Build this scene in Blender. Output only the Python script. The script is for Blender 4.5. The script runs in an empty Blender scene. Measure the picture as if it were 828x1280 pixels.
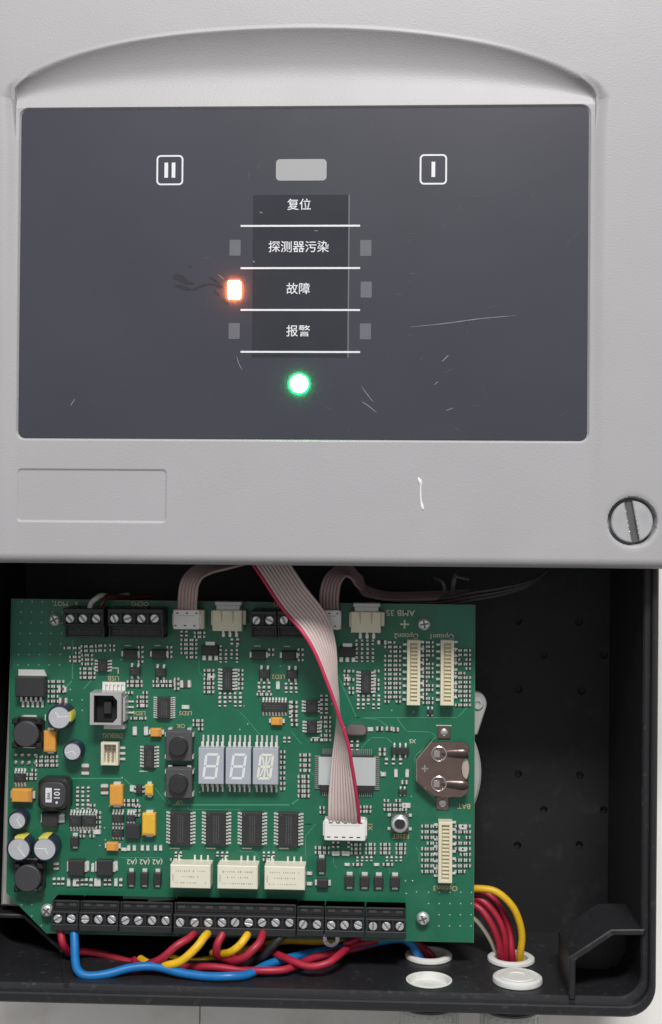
import bpy, math, random
import numpy as np
from mathutils import Vector, Matrix
random.seed(7)
SC = bpy.context.scene
COL = SC.collection
U = 0.00027                      # metres per layout unit (one photo pixel at the circuit board's distance)
F = 1650.0                       # focal length in photo pixels
PI = math.pi

# ------------------------------------------------------------------ camera
# layout frame: x right, y up, h out of the wall; world = (x, -h, y)
YAW, ROLL = math.radians(2.6), math.radians(0.43)
CH = 1810.0
CAM = np.array([CH*math.tan(YAW)*0.9, 0.0, CH])
fwd = np.array([-math.sin(YAW), 0, -math.cos(YAW)])
r0 = np.array([math.cos(YAW), 0, -math.sin(YAW)]); u0 = np.array([0, 1.0, 0])
RT = r0*math.cos(ROLL) + u0*math.sin(ROLL)
UP = u0*math.cos(ROLL) - r0*math.sin(ROLL)
def ray(px, py): return fwd*F + RT*(px-414.0) + UP*(640.0-py)
def at(px, py, h):
    d = ray(px, py); t = (h-CAM[2])/d[2]; p = CAM + d*t
    return float(p[0]), float(p[1])
def at3(px, py, h):
    x, y = at(px, py, h); return (x, y, h)
def at_y(px, py, Y):
    d = ray(px, py); t = (Y-CAM[1])/d[1]; p = CAM + d*t
    return float(p[0]), float(p[2])
def W(x, y, h): return Vector((x*U, -h*U, y*U))
cd = bpy.data.cameras.new('camera'); cam = bpy.data.objects.new('camera', cd); COL.objects.link(cam)
SC.camera = cam
cd.sensor_fit = 'VERTICAL'; cd.sensor_height = 24.0; cd.lens = 24.0*F/1280.0
cd.clip_start = 0.01; cd.clip_end = 50
def wv(v): return Vector((v[0], -v[2], v[1]))
R_, U_, B_ = wv(RT), wv(UP), -wv(fwd)
m = Matrix(((R_.x, U_.x, B_.x, 0), (R_.y, U_.y, B_.y, 0), (R_.z, U_.z, B_.z, 0), (0, 0, 0, 1)))
m.translation = W(*CAM); cam.matrix_world = m

# ------------------------------------------------------------------ light
wd = bpy.data.worlds.new('World'); SC.world = wd; wd.use_nodes = True
nt = wd.node_tree; bg = nt.nodes['Background']
tc = nt.nodes.new('ShaderNodeTexCoord'); sx = nt.nodes.new('ShaderNodeSeparateXYZ')
rp = nt.nodes.new('ShaderNodeValToRGB'); mr = nt.nodes.new('ShaderNodeMapRange')
nt.links.new(tc.outputs['Generated'], sx.inputs[0]); nt.links.new(sx.outputs['Z'], mr.inputs[0])
mr.inputs[1].default_value = -1; mr.inputs[2].default_value = 1
nt.links.new(mr.outputs[0], rp.inputs[0]); nt.links.new(rp.outputs[0], bg.inputs[0])
rp.color_ramp.elements[0].color = (0.36, 0.35, 0.34, 1); rp.color_ramp.elements[0].position = 0.15
rp.color_ramp.elements[1].color = (0.90, 0.92, 0.96, 1); rp.color_ramp.elements[1].position = 0.85
bg.inputs[1].default_value = 0.60
def area(name, loc, target, size, power, col, sy=None):
    l = bpy.data.lights.new(name, 'AREA'); l.energy = power; l.color = col
    l.size = size; l.shape = 'RECTANGLE'; l.size_y = sy or size
    o = bpy.data.objects.new(name, l); COL.objects.link(o); o.location = loc
    o.rotation_euler = (Vector(target)-Vector(loc)).to_track_quat('-Z', 'Y').to_euler()
    return o
area('ceiling_lamp', (0.12, -1.12, 1.08), (0, 0, -0.02), 0.46, 24.0, (1.0, 0.985, 0.965), 0.22)
SC.view_settings.view_transform = 'Standard'; SC.view_settings.look = 'None'
SC.view_settings.exposure = 0.0; SC.view_settings.gamma = 1.0
SC.view_settings.use_curve_mapping = False
try:
    SC.cycles.max_bounces = 8; SC.cycles.use_denoising = True
except Exception: pass

# ------------------------------------------------------------------ materials
def srgb(r, g, b):
    def f(c):
        c /= 255.0
        return c/12.92 if c <= 0.04045 else ((c+0.055)/1.055)**2.4
    return (f(r), f(g), f(b))
MATS = {}
def mat(name, col, rough=0.5, metal=0.0, var=0.08, vscale=400, bump=0.0, bscale=3000, coat=0.0, emit=None, es=0.0,
        rvar=0.0, spec=0.5, detail=3.0, aniso=None, dirt=None, dscale=120, dlo=0.55, dhi=0.7):
    if name in MATS: return MATS[name]
    mm = bpy.data.materials.new(name); mm.use_nodes = True
    n = mm.node_tree.nodes; L = mm.node_tree.links; p = n['Principled BSDF']
    p.inputs['Roughness'].default_value = rough; p.inputs['Metallic'].default_value = metal
    p.inputs['Specular IOR Level'].default_value = spec
    p.inputs['Coat Weight'].default_value = coat; p.inputs['Coat Roughness'].default_value = 0.12
    tcn = n.new('ShaderNodeTexCoord')
    src = tcn.outputs['Object']
    nz = n.new('ShaderNodeTexNoise'); nz.inputs['Scale'].default_value = vscale; nz.inputs['Detail'].default_value = detail
    L.new(src, nz.inputs['Vector'])
    mx = n.new('ShaderNodeMix'); mx.data_type = 'RGBA'
    mx.inputs[6].default_value = (*[c*(1-var) for c in col], 1); mx.inputs[7].default_value = (*[min(1, c*(1+var)) for c in col], 1)
    L.new(nz.outputs[0], mx.inputs[0])
    out = mx.outputs[2]
    if dirt:
        n2 = n.new('ShaderNodeTexNoise'); n2.inputs['Scale'].default_value = dscale; n2.inputs['Detail'].default_value = 6
        L.new(src, n2.inputs['Vector'])
        r2 = n.new('ShaderNodeMapRange'); r2.inputs[1].default_value = dlo; r2.inputs[2].default_value = dhi; r2.clamp = True
        L.new(n2.outputs[0], r2.inputs[0])
        m2 = n.new('ShaderNodeMix'); m2.data_type = 'RGBA'; L.new(r2.outputs[0], m2.inputs[0]); L.new(out, m2.inputs[6])
        m2.inputs[7].default_value = (*dirt, 1); out = m2.outputs[2]
    L.new(out, p.inputs['Base Color'])
    if rvar:
        rm = n.new('ShaderNodeMapRange'); rm.inputs[3].default_value = rough-rvar; rm.inputs[4].default_value = rough+rvar
        n3 = n.new('ShaderNodeTexNoise'); n3.inputs['Scale'].default_value = vscale*0.3; n3.inputs['Detail'].default_value = 5
        L.new(src, n3.inputs['Vector']); L.new(n3.outputs[0], rm.inputs[0]); L.new(rm.outputs[0], p.inputs['Roughness'])
    if bump:
        nb = n.new('ShaderNodeTexNoise'); nb.inputs['Scale'].default_value = bscale; nb.inputs['Detail'].default_value = 2
        L.new(src, nb.inputs['Vector'])
        bp = n.new('ShaderNodeBump'); bp.inputs['Strength'].default_value = bump; bp.inputs['Distance'].default_value = 0.0001
        L.new(nb.outputs[0], bp.inputs['Height']); L.new(bp.outputs[0], p.inputs['Normal'])
    if emit:
        p.inputs['Emission Color'].default_value = (*emit, 1); p.inputs['Emission Strength'].default_value = es
    MATS[name] = mm
    return mm
M_cover = mat('cover grey plastic', (0.378, 0.371, 0.381), 0.50, var=0.04, vscale=45, bump=0.6, bscale=1900, rvar=0.08, dirt=(0.360, 0.352, 0.358), dscale=28, dlo=0.5, dhi=0.85)
M_panel = mat('dark membrane film', (0.043, 0.0435, 0.058), 0.33, var=0.14, vscale=30, rvar=0.08, bump=0.05, bscale=4000)
M_insert = mat('label insert', (0.027, 0.029, 0.037), 0.25, var=0.2, vscale=90, rvar=0.06)
M_white = mat('white print', (0.72, 0.72, 0.75), 0.5, var=0.05, vscale=2500)
M_greyprint = mat('grey print', (0.34, 0.34, 0.35), 0.5, var=0.05, vscale=900)
M_window = mat('indicator window', (0.125, 0.13, 0.145), 0.4, var=0.1, vscale=900)
M_scratch = mat('scratch', (0.20, 0.20, 0.22), 0.6)
M_smudge = mat('dark smudge', (0.014, 0.0142, 0.018), 0.5, var=0.3, vscale=1500)
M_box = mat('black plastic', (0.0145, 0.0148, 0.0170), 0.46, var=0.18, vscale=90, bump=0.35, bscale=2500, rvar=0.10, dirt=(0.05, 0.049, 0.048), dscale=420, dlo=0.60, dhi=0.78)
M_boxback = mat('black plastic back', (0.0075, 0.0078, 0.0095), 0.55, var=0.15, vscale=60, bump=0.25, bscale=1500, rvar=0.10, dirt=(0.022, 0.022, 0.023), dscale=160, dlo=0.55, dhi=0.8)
M_pcb = mat('green solder mask', (0.0120, 0.132, 0.070), 0.34, var=0.25, vscale=70, rvar=0.09, dirt=(0.022, 0.150, 0.092), dscale=90, dlo=0.52, dhi=0.75, bump=0.06, bscale=2500, coat=0.12)
M_pcbedge = mat('board edge', (0.25, 0.36, 0.22), 0.6)
M_trace = mat('trace under mask', (0.055, 0.27, 0.15), 0.34, coat=0.2)
M_pour = mat('copper pour under mask', (0.018, 0.160, 0.098), 0.36, var=0.15, vscale=150)
M_solder = mat('solder', (0.62, 0.63, 0.62), 0.28, 0.85, var=0.2, vscale=3000, bump=0.3, bscale=5000)
M_via = mat('tinned via', (0.34, 0.50, 0.38), 0.35, 0.2)
M_tin = mat('tinned pin', (0.80, 0.80, 0.77), 0.30, 0.45, var=0.15, vscale=2500)
M_steel = mat('zinc screw', (0.74, 0.74, 0.74), 0.30, 0.65, var=0.22, vscale=1200, bump=0.4, bscale=4000, rvar=0.1)
M_steeldull = mat('dull screw', (0.30, 0.30, 0.31), 0.42, 0.6, var=0.4, vscale=1500, bump=0.5, bscale=5000, rvar=0.1)
M_usb = mat('nickel shell', (0.60, 0.59, 0.59), 0.35, 0.55, var=0.08, vscale=800)
M_slot = mat('screw slot', (0.13, 0.13, 0.13), 0.5, 0.5, var=0.4, vscale=2000)
M_ic = mat('ic epoxy', (0.030, 0.030, 0.032), 0.5, var=0.25, vscale=900, bump=0.2, bscale=6000)
M_icmark = mat('ic print', (0.09, 0.09, 0.09), 0.6)
M_term = mat('terminal black', (0.019, 0.020, 0.022), 0.42, var=0.2, vscale=300, rvar=0.08)
M_ferrite = mat('ferrite', (0.050, 0.050, 0.055), 0.5, var=0.2, vscale=1500, bump=0.3, bscale=4000)
M_ferbase = mat('inductor base', (0.022, 0.021, 0.021), 0.35, var=0.3, vscale=700)
M_cream = mat('cream nylon', (0.70, 0.655, 0.50), 0.45, var=0.07, vscale=300)
M_creamd = mat('cream slot', (0.50, 0.42, 0.26), 0.6, var=0.15, vscale=900)
M_clear = mat('milky plug', (0.50, 0.51, 0.50), 0.35, var=0.1, vscale=400)
M_plug = mat('white plug', (0.78, 0.77, 0.74), 0.42, var=0.05, vscale=400)
M_hole = mat('contact slot', (0.05, 0.045, 0.04), 0.7)
M_relay = mat('relay plastic', (0.76, 0.73, 0.60), 0.40, var=0.05, vscale=250)
M_relayprint = mat('relay print', (0.36, 0.34, 0.27), 0.6)
M_tant = mat('tantalum orange', (0.72, 0.33, 0.055), 0.42, var=0.12, vscale=500)
M_tanty = mat('tantalum yellow', (0.78, 0.45, 0.045), 0.42, var=0.10, vscale=500)
M_tantend = mat('tantalum band', (0.50, 0.26, 0.08), 0.45)
M_alu = mat('capacitor can', (0.66, 0.67, 0.70), 0.33, 0.45, var=0.1, vscale=900, rvar=0.06)
M_sleeve = mat('navy sleeve', (0.022, 0.026, 0.050), 0.3, var=0.2, vscale=500)
M_yellowmark = mat('yellow polarity', (0.62, 0.56, 0.10), 0.45)
M_vent = mat('vent score', (0.88, 0.88, 0.88), 0.35, 0.3)
M_button = mat('button housing', (0.075, 0.076, 0.078), 0.5, var=0.15, vscale=900)
M_knob = mat('button knob', (0.028, 0.028, 0.030), 0.42)
M_seg = mat('display face', (0.40, 0.42, 0.47), 0.4, var=0.05, vscale=600)
M_segw = mat('display segment', (0.74, 0.76, 0.76), 0.4)
M_segy = mat('display segment warm', (0.74, 0.75, 0.64), 0.4)
M_patch = mat('grey blank patch', (0.50, 0.53, 0.52), 0.6, var=0.02)
M_paper = mat('paper sticker', (0.70, 0.69, 0.64), 0.6, var=0.08, vscale=1500)
M_ink = mat('faint ink', (0.36, 0.34, 0.30), 0.6)
M_silk = mat('silkscreen', (0.62, 0.60, 0.48), 0.6, var=0.3, vscale=2500)
M_silkg = mat('gold silkscreen', (0.46, 0.36, 0.19), 0.6, var=0.3, vscale=2500)
M_holder = mat('battery clip', (0.27, 0.19, 0.17), 0.20, 0.85, var=0.25, vscale=250, rvar=0.08)
M_holderlip = mat('battery clip bright', (0.66, 0.60, 0.57), 0.24, 0.9)
M_coin = mat('coin cell', (0.62, 0.53, 0.46), 0.35, 0.5, var=0.1, vscale=300)
M_ccap = mat('ceramic chip', (0.085, 0.070, 0.056), 0.5, var=0.3, vscale=2500)
M_cres = mat('resistor chip', (0.028, 0.028, 0.03), 0.4, var=0.2, vscale=2500)
M_cwhite = mat('white chip and tab sheen', (0.66, 0.66, 0.62), 0.4)
M_plate = mat('grey painted metal', (0.42, 0.43, 0.41), 0.45, 0.2, var=0.1, vscale=120, rvar=0.08)
M_wred = mat('red wire', (0.36, 0.014, 0.038), 0.45, var=0.3, vscale=350, dirt=(0.05, 0.004, 0.008), dscale=2600, dlo=0.645, dhi=0.70)
M_wyel = mat('yellow wire', (0.72, 0.43, 0.012), 0.45, var=0.18, vscale=350, dirt=(0.10, 0.05, 0.01), dscale=2400, dlo=0.645, dhi=0.70)
M_wblue = mat('blue wire', (0.006, 0.15, 0.42), 0.38, var=0.25, vscale=250)
M_wblack = mat('black wire', (0.018, 0.018, 0.020), 0.4)
M_wwhite = mat('white wire', (0.55, 0.54, 0.52), 0.4)
M_wbeige = mat('beige wire', (0.40, 0.36, 0.28), 0.4)
M_wdark = mat('dark wire', (0.07, 0.06, 0.062), 0.4, var=0.3)
M_wbrown = mat('brown wire', (0.10, 0.03, 0.02), 0.4)
M_ribbon = mat('ribbon insulation', (0.62, 0.50, 0.475), 0.38, var=0.08, vscale=250)
M_ribpink = mat('ribbon pink edge', (0.54, 0.03, 0.095), 0.38, var=0.1)
M_pvc = mat('white pvc', (0.70, 0.70, 0.67), 0.42, var=0.08, vscale=150, dirt=(0.50, 0.48, 0.44), dscale=160, dlo=0.50, dhi=0.85)
M_tie = mat('cable tie', (0.10, 0.10, 0.105), 0.4)
M_wall = mat('painted plaster wall', (0.88, 0.85, 0.81), 0.75, var=0.08, vscale=14, bump=0.6, bscale=500, dirt=(0.66, 0.62, 0.57), dscale=35, dlo=0.54, dhi=0.80)
M_groove = mat('wall joint', (0.10, 0.095, 0.09), 0.9)
M_paint = mat('white paint drip', (0.80, 0.80, 0.78), 0.4)
M_orange = mat('lit amber lens', (0.9, 0.8, 0.7), 0.4, emit=(1.0, 0.74, 0.52), es=4.0)
M_orangeR = mat('amber lens rim', (0.8, 0.3, 0.1), 0.4, emit=(1.0, 0.22, 0.05), es=190.0)
M_green = mat('lit green lens', (0.8, 0.9, 0.8), 0.4, emit=(0.78, 1.0, 0.84), es=3.0)
def lens(mm, c0, c1, c2, r, es, sy=1.0):
    n = mm.node_tree.nodes; L = mm.node_tree.links; p = n['Principled BSDF']
    t = n.new('ShaderNodeTexCoord'); mp = n.new('ShaderNodeMapping'); mp.inputs['Scale'].default_value = (1/(r*U), sy/(r*U), 0)
    ln = n.new('ShaderNodeVectorMath'); ln.operation = 'LENGTH'; rm = n.new('ShaderNodeValToRGB')
    L.new(t.outputs['Object'], mp.inputs[0]); L.new(mp.outputs[0], ln.inputs[0]); L.new(ln.outputs['Value'], rm.inputs[0])
    e = rm.color_ramp.elements; e[0].position = 0.35; e[0].color = (*c0, 1); e[1].position = 1.0; e[1].color = (*c2, 1)
    k = e.new(0.8); k.color = (*c1, 1)
    L.new(rm.outputs[0], p.inputs['Emission Color']); p.inputs['Emission Strength'].default_value = es
lens(M_orange, (1, 0.86, 0.70), (1, 0.62, 0.34), (1, 0.30, 0.07), 13.0, 2.2, 0.8)
lens(M_green, (0.80, 1, 0.86), (0.55, 1, 0.66), (0.05, 0.85, 0.22), 12.5, 1.5)
M_greenR = mat('green lens rim', (0.1, 0.8, 0.3), 0.4, emit=(0.0, 1.0, 0.18), es=190.0)

# ------------------------------------------------------------------ mesh helpers
class MB:
    def __init__(s, *mats): s.v = []; s.f = []; s.m = []; s.mats = list(mats)
    def mi(s, mt):
        if mt is None: return 0
        if mt not in s.mats: s.mats.append(mt)
        return s.mats.index(mt)
    def add(s, vs, fs, mt=None):
        b = len(s.v); k = s.mi(mt); s.v += [tuple(v) for v in vs]
        for f in fs: s.f.append([i+b for i in f]); s.m.append(k)
        return s
    def prism(s, pts, z0, z1, mt=None, ch=0.0, top=None, bottom=True):
        n = len(pts)
        a = sum(pts[i][0]*pts[(i+1) % n][1]-pts[(i+1) % n][0]*pts[i][1] for i in range(n))
        if a < 0: pts = pts[::-1]
        vs = [(x, y, z0) for x, y in pts]
        if ch > 0:
            vs += [(x, y, z1-ch) for x, y in pts] + [(x, y, z1) for x, y in inset(pts, ch)]
            lv = 3
        else:
            vs += [(x, y, z1) for x, y in pts]; lv = 2
        fs = []
        for l in range(lv-1):
            for i in range(n):
                j = (i+1) % n; fs.append([l*n+i, l*n+j, (l+1)*n+j, (l+1)*n+i])
        if bottom: fs.append(list(range(n))[::-1])
        if top is None: fs.append([(lv-1)*n+i for i in range(n)]); s.add(vs, fs, mt)
        else:
            b = len(s.v); s.add(vs, fs, mt); s.f.append([b+(lv-1)*n+i for i in range(n)]); s.m.append(s.mi(top))
        return s
    def box(s, x0, x1, y0, y1, z0, z1, mt=None, ch=0.0, top=None):
        return s.prism([(x0, y0), (x1, y0), (x1, y1), (x0, y1)], z0, z1, mt, ch, top)
    def bc(s, cx, cy, w, l, z0, z1, mt=None, ch=0.0, top=None):
        return s.box(cx-w/2, cx+w/2, cy-l/2, cy+l/2, z0, z1, mt, ch, top)
    def lathe(s, cx, cy, prof, n=20, mt=None, capb=True, capt=True, topm=None):
        vs = []; fs = []
        for r, z in prof:
            for i in range(n):
                a = 2*PI*i/n; vs.append((cx+r*math.cos(a), cy+r*math.sin(a), z))
        for l in range(len(prof)-1):
            for i in range(n):
                j = (i+1) % n; fs.append([l*n+i, l*n+j, (l+1)*n+j, (l+1)*n+i])
        if capb: fs.append(list(range(n))[::-1])
        b = len(s.v); s.add(vs, fs, mt)
        if capt: s.f.append([b+(len(prof)-1)*n+i for i in range(n)]); s.m.append(s.mi(topm or mt))
        return s
    def ring(s, cx, cy, ri, ro, z0, z1, n=24, mt=None, ch=0.0):
        pr = [(ri, z0), (ro, z0), (ro, z1-ch), (ro-ch, z1), (ri+ch, z1), (ri, z1-ch), (ri, z0)]
        return s.lathe(cx, cy, pr, n, mt, False, False)
    def tube(s, pts, r, n=10, mt=None, caps=True):
        P = [Vector(p) for p in pts]; vs = []; fs = []
        T = [(P[min(i+1, len(P)-1)]-P[max(i-1, 0)]).normalized() for i in range(len(P))]
        nrm = T[0].orthogonal().normalized()
        for i, p in enumerate(P):
            nrm = (nrm - T[i]*nrm.dot(T[i])).normalized(); bi = T[i].cross(nrm)
            rr = r[i] if isinstance(r, (list, tuple)) else r
            for k in range(n):
                a = 2*PI*k/n; vs.append(tuple(p + (nrm*math.cos(a)+bi*math.sin(a))*rr))
        for i in range(len(P)-1):
            for k in range(n):
                j = (k+1) % n; fs.append([i*n+k, i*n+j, (i+1)*n+j, (i+1)*n+k])
        if caps: fs.append(list(range(n))[::-1]); fs.append([(len(P)-1)*n+k for k in range(n)])
        return s.add(vs, fs, mt)
    def mesh(s, name, ang=35):
        me = bpy.data.meshes.new(name)
        me.from_pydata([(x*U, y*U, z*U) for x, y, z in s.v], [], s.f)
        for mt in s.mats: me.materials.append(mt)
        me.polygons.foreach_set('material_index', s.m)
        me.polygons.foreach_set('use_smooth', [True]*len(s.f))
        me.update()
        if ang is not None: me.set_sharp_from_angle(angle=math.radians(ang))
        return me
def inset(pts, d):
    n = len(pts); out = []
    for i in range(n):
        p0, p1, p2 = Vector(pts[i-1]), Vector(pts[i]), Vector(pts[(i+1) % n])
        e1 = (p1-p0); e2 = (p2-p1)
        if e1.length < 1e-9 or e2.length < 1e-9: out.append(tuple(p1)); continue
        e1.normalize(); e2.normalize()
        n1 = Vector((-e1.y, e1.x)); n2 = Vector((-e2.y, e2.x)); b = n1+n2
        k = b.dot(n1)
        out.append(tuple(p1 + b*(d/max(k, 0.3))))
    return out
def rrect(x0, x1, y0, y1, r, n=5):
    pts = []
    for cx, cy, a0 in ((x1-r, y0+r, -90), (x1-r, y1-r, 0), (x0+r, y1-r, 90), (x0+r, y0+r, 180)):
        for i in range(n+1):
            a = math.radians(a0+90*i/n); pts.append((cx+r*math.cos(a), cy+r*math.sin(a)))
    return pts
def spline(pts, seg=8):
    P = [np.array(p, float) for p in pts]; P = [2*P[0]-P[1]]+P+[2*P[-1]-P[-2]]; out = []
    for i in range(1, len(P)-2):
        for k in range(seg):
            t = k/seg; a, b, c, d = P[i-1:i+3]
            out.append(0.5*((2*b)+(c-a)*t+(2*a-5*b+4*c-d)*t*t+(3*b-a-3*c+d)*t**3))
    out.append(P[-2]); return out
def link(name, data, parent=None, loc=(0, 0, 0), rz=0.0):
    o = bpy.data.objects.new(name, data); COL.objects.link(o)
    if parent is None:
        o.location = W(*loc); o.rotation_euler = (PI/2, 0, 0)
    else:
        o.parent = parent; o.location = (loc[0]*U, loc[1]*U, loc[2]*U); o.rotation_euler = (0, 0, rz)
    return o
def tag(o, label, cat, group=None):
    o['label'] = label; o['category'] = cat
    if group: o['group'] = group
    return o
TXT = {}
def textmesh(body, size, mt, bold=0.0, depth=0.12, sx=1.0, spacing=1.0):
    key = (body, size, mt.name, bold, sx)
    if key in TXT: return TXT[key]
    c = bpy.data.curves.new('t', 'FONT'); c.body = body; c.size = 1; c.align_x = 'CENTER'; c.align_y = 'CENTER'
    c.resolution_u = 3; c.offset = bold; c.space_character = spacing
    o = bpy.data.objects.new('t', c); COL.objects.link(o)
    dg = bpy.context.evaluated_depsgraph_get(); dg.update()
    e = o.evaluated_get(dg).to_mesh()
    xs = [v.co.x for v in e.vertices]; ys = [v.co.y for v in e.vertices]
    ox, oy = (min(xs)+max(xs))/2, (min(ys)+max(ys))/2
    b = MB(mt)
    b.add([((v.co.x-ox)*size*sx, (v.co.y-oy)*size, depth) for v in e.vertices], [list(p.vertices) for p in e.polygons], mt)
    o.evaluated_get(dg).to_mesh_clear(); bpy.data.objects.remove(o); bpy.data.curves.remove(c)
    me = b.mesh('lettering', None); TXT[key] = me
    return me
MESH = {}
def cached(key, fn):
    if key not in MESH: MESH[key] = fn().mesh(key[0] if isinstance(key, tuple) else key)
    return MESH[key]

# ------------------------------------------------------------------ the wall
b = MB(M_wall)
gx = at(250, 1268, 0)[0]
for xa, xb in ((-2600, gx-0.7), (gx+0.7, 2600)):
    b.box(xa, xb, -2600, 2600, -40, 0, M_wall, 1.0)
b.box(gx-3, gx+3, -2600, 2600, -41, -6, M_groove)
wall = link('wall', b.mesh('wall'), None, (0, 0, 0)); wall['kind'] = 'structure'

# ------------------------------------------------------------------ black enclosure
HR = 260.0
XR_O = at(823.5, 950, HR)[0]; XR_S = at(814.5, 950, HR)[0]; XR_I = at(803.5, 950, 246)[0]
YB_O = at(414, 1261, 252)[1]; YB_S = at(414, 1250, HR)[1]; YB_I = at(414, 1238, 246)[1]
XL_O = at(-62, 950, HR)[0]; XL_S = XL_O+9; XL_I = XL_O+20
YT_O, YT_S, YT_I = 640.0, 630.0, 618.0
enc = link('enclosure', None, None, (0, 0, 0)); tag(enc, 'open black plastic enclosure box holding the green circuit board', 'enclosure')
def ringmesh(loops, mt):
    b = MB(mt); n = len(loops[0][0]); vs = []; fs = []
    for pts, z in loops: vs += [(x, y, z) for x, y in pts]
    for l in range(len(loops)-1):
        for i in range(n):
            j = (i+1) % n; fs.append([l*n+i, l*n+j, (l+1)*n+j, (l+1)*n+i])
    return b.add(vs, fs, mt)
def RR(xl, xr, yb, yt, r): return rrect(xl, xr, yb, yt, r, 8)
out = RR(XL_O, XR_O, YB_O, YT_O, 36)
lp = [(out, 4), (out, HR-6), (RR(XL_O+1.2, XR_O-1.2, YB_O+1.2, YT_O-1.2, 35), HR-2), (RR(XL_O+3.5, XR_O-3.5, YB_O+3.5, YT_O-3.5, 33), HR),
      (RR(XL_S-1.5, XR_S+1.5, YB_S-1.5, YT_S+1.5, 29), HR), (RR(XL_S, XR_S, YB_S, YT_S, 28), HR-2), (RR(XL_S, XR_S, YB_S, YT_S, 28), HR-13),
      (RR(XL_I-2, XR_I+2, YB_I-2, YT_I+2, 28), HR-14), (RR(XL_I, XR_I, YB_I, YT_I, 27), HR-17), (RR(XL_I+1, XR_I-1, YB_I+0.5, YT_I-1, 27), 12)]
side = link('side_walls', ringmesh(lp, M_box).mesh('side_walls'), enc)
# holes and cable fittings in the bottom wall
holes = []
for nm, px, py in (('b', 536, 1196.5), ('b', 639, 1200.5), ('f', 536.5, 1225.5), ('f', 647, 1227)):
    x, h = at_y(px, py, YB_I+0.5); holes.append((nm, x, h))
def cutter(prims):
    b = MB(M_box)
    for p in prims: p(b)
    me = b.mesh('cut', None); o = bpy.data.objects.new('cut', me); COL.objects.link(o); return o
def boolean(o, prims):
    c = cutter(prims); c.rotation_euler = (PI/2, 0, 0)
    md = o.modifiers.new('b', 'BOOLEAN'); md.operation = 'DIFFERENCE'; md.object = c; md.solver = 'EXACT'
    bpy.context.view_layer.update()
    dg = bpy.context.evaluated_depsgraph_get()
    me = bpy.data.meshes.new_from_object(o.evaluated_get(dg)); o.modifiers.clear(); o.data = me
    bpy.data.objects.remove(c)
def ycyl(b, x, h, y0, y1, r, n=28, mt=None, r1=None, ch=0):
    r1 = r if r1 is None else r1
    vs = [(x+r*math.cos(2*PI*i/n), y0, h+r*math.sin(2*PI*i/n)) for i in range(n)]
    vs += [(x+r1*math.cos(2*PI*i/n), y1, h+r1*math.sin(2*PI*i/n)) for i in range(n)]
    fs = [[(i+1) % n, i, n+i, n+(i+1) % n] for i in range(n)] + [list(range(n)), [n+i for i in range(n)][::-1]]
    b.add(vs, fs, mt)
def yring(b, x, h, prof, n=32, mt=None):
    """closed ring of revolution about a vertical axis; prof = [(r, y)...]"""
    vs = []; fs = []; k = len(prof)
    for r, y in prof:
        vs += [(x+r*math.cos(2*PI*i/n), y, h+r*math.sin(2*PI*i/n)) for i in range(n)]
    for l in range(k):
        for i in range(n):
            j = (i+1) % n; q = (l+1) % k
            fs.append([l*n+i, q*n+i, q*n+j, l*n+j])
    b.add(vs, fs, mt)
# back panel with moulded blind holes
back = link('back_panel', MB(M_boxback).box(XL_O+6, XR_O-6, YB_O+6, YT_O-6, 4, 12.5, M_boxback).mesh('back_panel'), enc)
dots = [(648, 776), (724, 777.5), (680, 819), (755, 819), (648.5, 862), (727, 863.5), (648, 967.5), (725, 969), (680, 1012), (755, 1012.5), (647, 1056.5), (724.5, 1056)]
boolean(back, [lambda b, p=at(x, y, 12.5): b.lathe(p[0], p[1], [(5.2, 5.5), (5.2, 20)], 16) for x, y in dots])
boolean(side, [lambda b, q=q: ycyl(b, q[1], q[2], YB_O-30, YB_I+30, 26.5) for q in holes])
side.data.materials.clear(); side.data.materials.append(M_box)
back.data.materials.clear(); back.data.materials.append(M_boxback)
for me in (side.data, back.data):
    me.polygons.foreach_set('use_smooth', [True]*len(me.polygons)); me.set_sharp_from_angle(angle=math.radians(30))
# corner pockets : thin ribs standing from the back panel
def rib(pts, t, z1, name='corner_rib', z0=12):
    b = MB(M_box)
    L = [Vector(p) for p in pts]; a = []; c = []
    for i, p in enumerate(L):
        d = (L[min(i+1, len(L)-1)]-L[max(i-1, 0)]).normalized(); n = Vector((-d.y, d.x))
        k = 1.0
        if 0 < i < len(L)-1:
            e = (L[i]-L[i-1]).normalized(); k = 1/max(0.4, abs(n.dot(Vector((-e.y, e.x)))))
        a.append(tuple(p+n*t*k/2)); c.append(tuple(p-n*t*k/2))
    b.prism(a+c[::-1], z0, z1, M_box, 1.4)
    return link(name, b.mesh(name), enc)
zr = 250
q = [at(px, py, zr) for px, py in ((716, 1199), (766, 1166), (812, 1163))]
rib([(q[0][0], YB_I-3), q[0], q[1], (XR_I+4, q[1][1]+1)], 7.5, zr, z0=148)
link('pocket_floor', MB(M_box).prism([(q[0][0], YB_I-2), q[0], q[1], (XR_I+3, q[1][1]+1), (XR_I+3, YB_I+24), (XR_I-24, YB_I-2)], 142, 150, M_box, 1.0).mesh('pocket_floor'), enc)
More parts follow.
